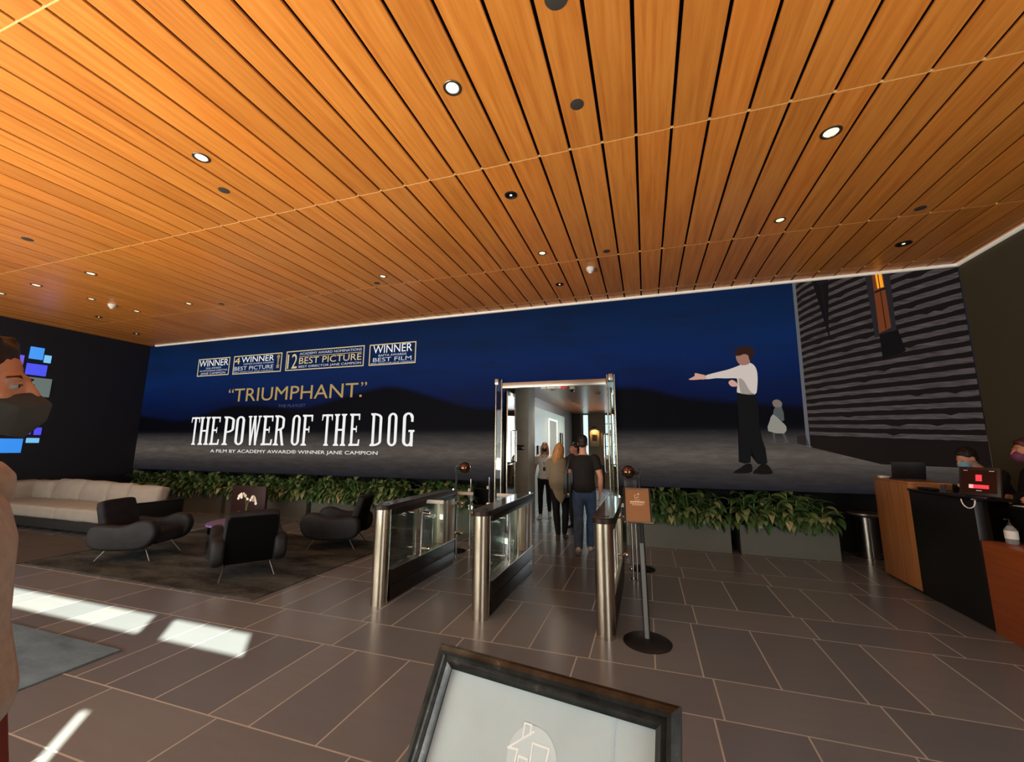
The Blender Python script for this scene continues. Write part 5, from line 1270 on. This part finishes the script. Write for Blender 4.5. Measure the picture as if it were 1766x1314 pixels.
    if shoes:
        for S_ in 'RL':
            b = BM(); foot(b, S_, .008); fuse('shoe', fin(b), shoes, t, 0.007, 2)
            an = Vector(D['ank' + S_])
    if hair:
        b = BM()
        ball(b, (0, -.026, .048), (.081, .097, .086), 20, HM)
        ball(b, (0, .020 if facedetail else .034, .090), (.054, .044, .030), 16, HM)
        ball(b, (0, -.062, -.004), (.068, .052, .062), 16, HM)
        rr = random.Random(5)
        for i in range(60):
            a = rr.uniform(0, 2 * PI); el_ = rr.uniform(0.25, 1.4)
            if facedetail and math.sin(a) * math.cos(el_) > 0.35: continue
            ball(b, (.074 * math.cos(a) * math.cos(el_), -.022 + .090 * math.sin(a) * math.cos(el_), .052 + .078 * math.sin(el_)), rr.uniform(.010, .017), 6, HM)
        if facedetail:
            for i in range(40):
                a = rr.uniform(-.06, .06); c_ = rr.uniform(-.09, .045)
                ball(b, (a, c_, .116 - 5.0 * a * a - 3.2 * c_ * c_ + rr.uniform(0, .010)), rr.uniform(.010, .016), 6, HM)
        if hairstyle == 'long':
            for i in range(26):
                a = math.radians(rr.uniform(150, 390)); r0 = .082
                x, y = r0 * math.cos(a), -.02 + .095 * math.sin(a)
                if y > .03: continue
                tube(b, [HM @ Vector((x * .9, y * .9, .05)), HM @ Vector((x * 1.1, y * 1.08 - .012, -.05)), HM @ Vector((x * 1.15, y * 1.12 - .03, -.15)), HM @ Vector((x * .9, y - .045, -.25 + rr.uniform(-.03, .02)))], [.02, .024, .022, .008], 8)
        q = fuse('hair', fin(b), hair, t, 0.0065 if facedetail else 0.008, 1)
    if mask:
        b = BM()
        if mask[1] == 'beak':
            P_ = [(0, .106, -.006), (0, .140, -.034), (0, .134, -.078), (0, .098, -.122)] + [(s2 * x, y, z) for s2 in (-1, 1) for x, y, z in ((.028, .096, -.016), (.045, .100, -.048), (.058, .066, -.034), (.066, .030, -.030), (.064, .026, -.070), (.048, .050, -.108), (.030, .085, -.116))]
            vs_ = [b.verts.new(HM @ Vector(p)) for p in P_]
            bmesh.ops.convex_hull(b, input=vs_)
            bmesh.ops.bevel(b, geom=b.edges[:], offset=.0018, segments=1, affect='EDGES')
            bmesh.ops.recalc_face_normals(b, faces=b.faces[:])
        else:
            ball(b, (0, .055, -.050), (.062, .066, .060), 16, HM)
        mo = obj('face_mask', fin(b), mask[0], t, angle=12 if mask[1] == 'beak' else 40)
        b = BM()
        for sx in (-1, 1):
            tube(b, [HM @ Vector((sx * .062, .045, -.022)), HM @ Vector((sx * .080, .0, .0)), HM @ Vector((sx * .078, -.03, .004))], .0016, 6)
            tube(b, [HM @ Vector((sx * .060, .035, -.085)), HM @ Vector((sx * .079, -.01, -.05)), HM @ Vector((sx * .078, -.03, .0))], .0016, 6)
        obj('ear_loop', fin(b), mask[0], mo)
    if extra: extra(t, D, fin, HM)
    return t

HAIR_DK = mat('dark_brown_hair', srgb(30, 22, 18), 0.55, var=0.5, vscale=60, stretch=(1, 1, 0.2))
HAIR_BL = mat('blond_hair', srgb(190, 138, 84), 0.45, var=0.35, vscale=40, stretch=(1, 1, 0.15))
HAIR_RD = mat('auburn_hair', srgb(62, 24, 16), 0.5, var=0.4, vscale=50)
POLO = mat('black_polo', srgb(24, 22, 21), 0.85, bump=0.1, bscale=300)
JEANS = mat('blue_jeans', srgb(66, 92, 126), 0.85, var=0.25, vscale=9, bump=0.15, bscale=400)
BLK = mat('black_cloth', srgb(15, 15, 17), 0.85)
BLKMASK = mat('black_mask', srgb(52, 49, 44), 0.8, var=0.1, bump=0.2, bscale=400)
WHT_T = mat('white_tee', srgb(236, 232, 226), 0.85)
SNEAK = mat('grey_white_sneaker', srgb(205, 202, 194), 0.6, var=0.15, vscale=40)
TAN = mat('tan_knit', srgb(150, 128, 104), 0.95, var=0.14, vscale=35, bump=0.8, bscale=180, sheen=0.2)
MAROON = mat('rust_trousers', srgb(112, 42, 30), 0.85, var=0.12, vscale=20)
VEST = mat('beige_grey_wool', srgb(140, 130, 108), 0.95, var=0.08, vscale=30, bump=0.4, bscale=200)

# masked person at the left edge, walking past the camera
def near_extra(t, D, fin, HM):
    b = BM(); tube(b, [(.12, .06, 1.46), (.16, .125, 1.36), (.15, .135, 1.22), (.16, .11, 1.02)], [(.012, .004)] * 4, 8, (1, 0, 0)); obj('zip_edge', fin(b), mat('pale_piping', srgb(188, 176, 150), 0.6), t)
    b = BM(); ball(b, (.17, .118, 1.385), (.012, .006, .012), 12); obj('button', fin(b), mat('horn_button', srgb(200, 186, 150), 0.4), t)
person('person in a tan jacket and black mask at the left edge, in profile', (-1.652, 0.53, 0), math.radians(-40), dict(neck=(0.005, .01, 1.50), head=(0.014, .035, 1.686), elR=(.26, -.12, 1.16), wrR=(.25, -.10, .90), elL=(-.26, -.10, 1.16), wrL=(-.25, -.04, .90), pelvis=(0, .045, .95), waist=(0, .03, 1.10), hipL=(-.09, .055, .92), hipR=(.09, .03, .92), kneeL=(-.10, .13, .53), ankL=(-.10, .12, .10), kneeR=(.10, 0, .51), ankR=(.10, -.16, .10)),
       H=1.88, skin=SKIN_T, top=(TAN, .03), sleeves='long', bottoms=(MAROON, .018, .02), hair=HAIR_DK, mask=(BLKMASK, 'beak'), shoes=M['black'], facedetail=True, extra=near_extra, jacket_long=0.02)

# man in black polo and jeans walking away with a bag on his left shoulder
def bag_extra(t, D, fin, HM):
    pass
mloc = (-0.97, 6.68, 0)
person('man in black polo and blue jeans walking away through the doorway', mloc, math.radians(4),
       dict(ankL=(-.07, -.25, .15), toeL=(-.08, -.13, .035), heelL=(-.07, -.31, .12), kneeL=(-.09, .02, .53), ankR=(.07, .20, .09), kneeR=(.10, .14, .51), elR=(.265, -.04, 1.14), wrR=(.25, .03, .90), elL=(-.24, -.02, 1.15), wrL=(-.20, .12, 1.02), head=(-0.0, 0.02, 1.655)),
       H=1.81, skin=SKIN, top=(POLO, .024), sleeves='short', bottoms=(JEANS, .022, .0), hair=HAIR_DK, shoes=SNEAK, head_yaw=-6)
t = thing('shoulder_bag', 'black shoulder bag on the left side of the man in jeans', 'bag', (mloc[0] - .235, mloc[1] - 0.03, 1.0))
b = BM(); tt = BM(); box(tt, -.07, .05, -.14, .14, -.16, .27); bmesh.ops.bevel(tt, geom=tt.edges[:], offset=.05, segments=4, affect='EDGES'); merge(b, tt); obj('body', b, M['black'], t)
b = BM(); tube(b, [(-.01, -.11, .25), (.03, -.10, .42), (.07, -.03, .505), (.04, .08, .42), (-.01, .11, .25)], [(.018, .005)] * 5, 8, (1, 0, 0)); obj('strap', b, M['black'], t)
b = BM(); ball(b, (.02, -.146, -.10), (.016, .008, .016), 10); obj('tag', b, M['paper'], t)

# blond woman with a long grey-beige vest, walking away
def vest_extra(t, D, fin, HM):
    b = BM()
    tube(b, [(-.02, -.02, 1.44), (-.02, -.03, 1.25), (-.01, -.04, 1.02), (.0, -.05, .84)], [(.16, .11), (.19, .14), (.195, .15), (.09, .09)], 18)
    tube(b, [(.0, -.06, .95), (.02, -.11, .78), (.03, -.12, .70)], [(.15, .09), (.09, .05), (.03, .02)], 16)
    fuse('long_vest', fin(b), VEST, t, .009, 3)
person('blond woman in a long grey-beige top walking away beside the man in jeans', (-1.50, 7.42, 0), math.radians(6),
       dict(ankL=(-.05, .06, .09), ankR=(.06, .18, .10), kneeL=(-.08, .06, .5), kneeR=(.09, .12, .5), elL=(-.22, .02, 1.16), wrL=(-.16, .16, 1.05), elR=(.20, .02, 1.16), wrR=(.16, .16, 1.05)), H=1.69,
       skin=SKIN, top=(VEST, .02), sleeves='long', bottoms=(BLK, .012, .06), hair=HAIR_BL, hairstyle='long', shoes=mat('brown_boot', srgb(74, 56, 46), 0.5), female=True, head_yaw=-20, head_roll=8, extra=vest_extra)

# woman facing the camera in white t-shirt, black trousers and mask
def lan_extra(t, D, fin, HM):
    b = BM(); tube(b, [(-.05, .075, 1.45), (-.02, .135, 1.30), (.0, .142, 1.20), (.02, .135, 1.30), (.05, .075, 1.45)], [(.006, .003)] * 5, 6, (1, 0, 0)); box(b, -.03, .03, .14, .147, 1.10, 1.19)
    obj('lanyard', fin(b), mat('lanyard_blue', srgb(40, 44, 80), 0.6), t)
    b = BM(); ball(b, (-.035, .052, .105), (.028, .01, .014), 10, HM); ball(b, (.035, .052, .105), (.028, .01, .014), 10, HM); obj('sunglasses', fin(b), M['blackgloss'], t)
person('woman with black mask, white t-shirt and black trousers walking toward the camera', (-2.30, 9.62, 0), math.radians(186),
       dict(ankR=(.09, .18, .09), kneeR=(.10, .12, .51), ankL=(-.08, -.20, .12), kneeL=(-.09, .02, .52), elR=(.26, -.05, 1.14), wrR=(.29, .02, .90)), H=1.72, skin=SKIN, top=(WHT_T, .022), sleeves='short', bottoms=(BLK, .008, .04), hair=HAIR_BL, hairstyle='long', mask=(BLKMASK, 'cup'), shoes=mat('white_sneaker', srgb(225, 222, 210), 0.6), female=True, extra=lan_extra)
# dark-dressed person glimpsed between the two
person('dark-haired person in black, glimpsed between the blond woman and the man', (-1.42, 8.6, 0), math.radians(150),
       dict(), H=1.70, skin=mat('skin_ruddy', srgb(190, 124, 100), 0.55), top=(BLK, .024), sleeves='long', bottoms=(BLK, .014, .02), hair=HAIR_DK, shoes=M['black'], head_yaw=-20)
# reception staff
person('receptionist with dark hair and pale blue mask leaning over the desk', (3.86, 6.28, 0), math.radians(98),
       dict(neck=(0, .22, 1.46), head=(0, .33, 1.595), chest=(0, .12, 1.28), waist=(0, .02, 1.09), shR=(.18, .16, 1.40), shL=(-.18, .16, 1.40), elL=(-.24, .28, 1.15), wrL=(-.22, .46, 1.24), elR=(.24, .26, 1.14), wrR=(.10, .44, 1.24), handR=(.06, .56, 1.25)), H=1.70, skin=SKIN, top=(BLK, .024), sleeves='long',
       bottoms=(BLK, .014, .02), hair=HAIR_DK, mask=(mat('surgical_blue', srgb(120, 170, 200), 0.7), 'cup'), shoes=M['black'], head_pitch=-22)
person('auburn-haired receptionist in black at the right edge of the picture', (3.71, 5.30, 0), math.radians(90),
       dict(neck=(0, .17, 1.49), head=(0, .25, 1.635), chest=(0, .08, 1.29), shR=(.18, .12, 1.41), shL=(-.18, .12, 1.41), elL=(-.24, .16, 1.15), wrL=(-.20, .30, 1.17), elR=(.24, .16, 1.15), wrR=(.16, .30, 1.17)), H=1.76, skin=SKIN_T, top=(BLK, .024), sleeves='long', bottoms=(BLK, .014, .02), hair=HAIR_RD, mask=(mat('plum_mask', srgb(96, 44, 70), 0.7), 'cup'), shoes=M['black'], female=True)
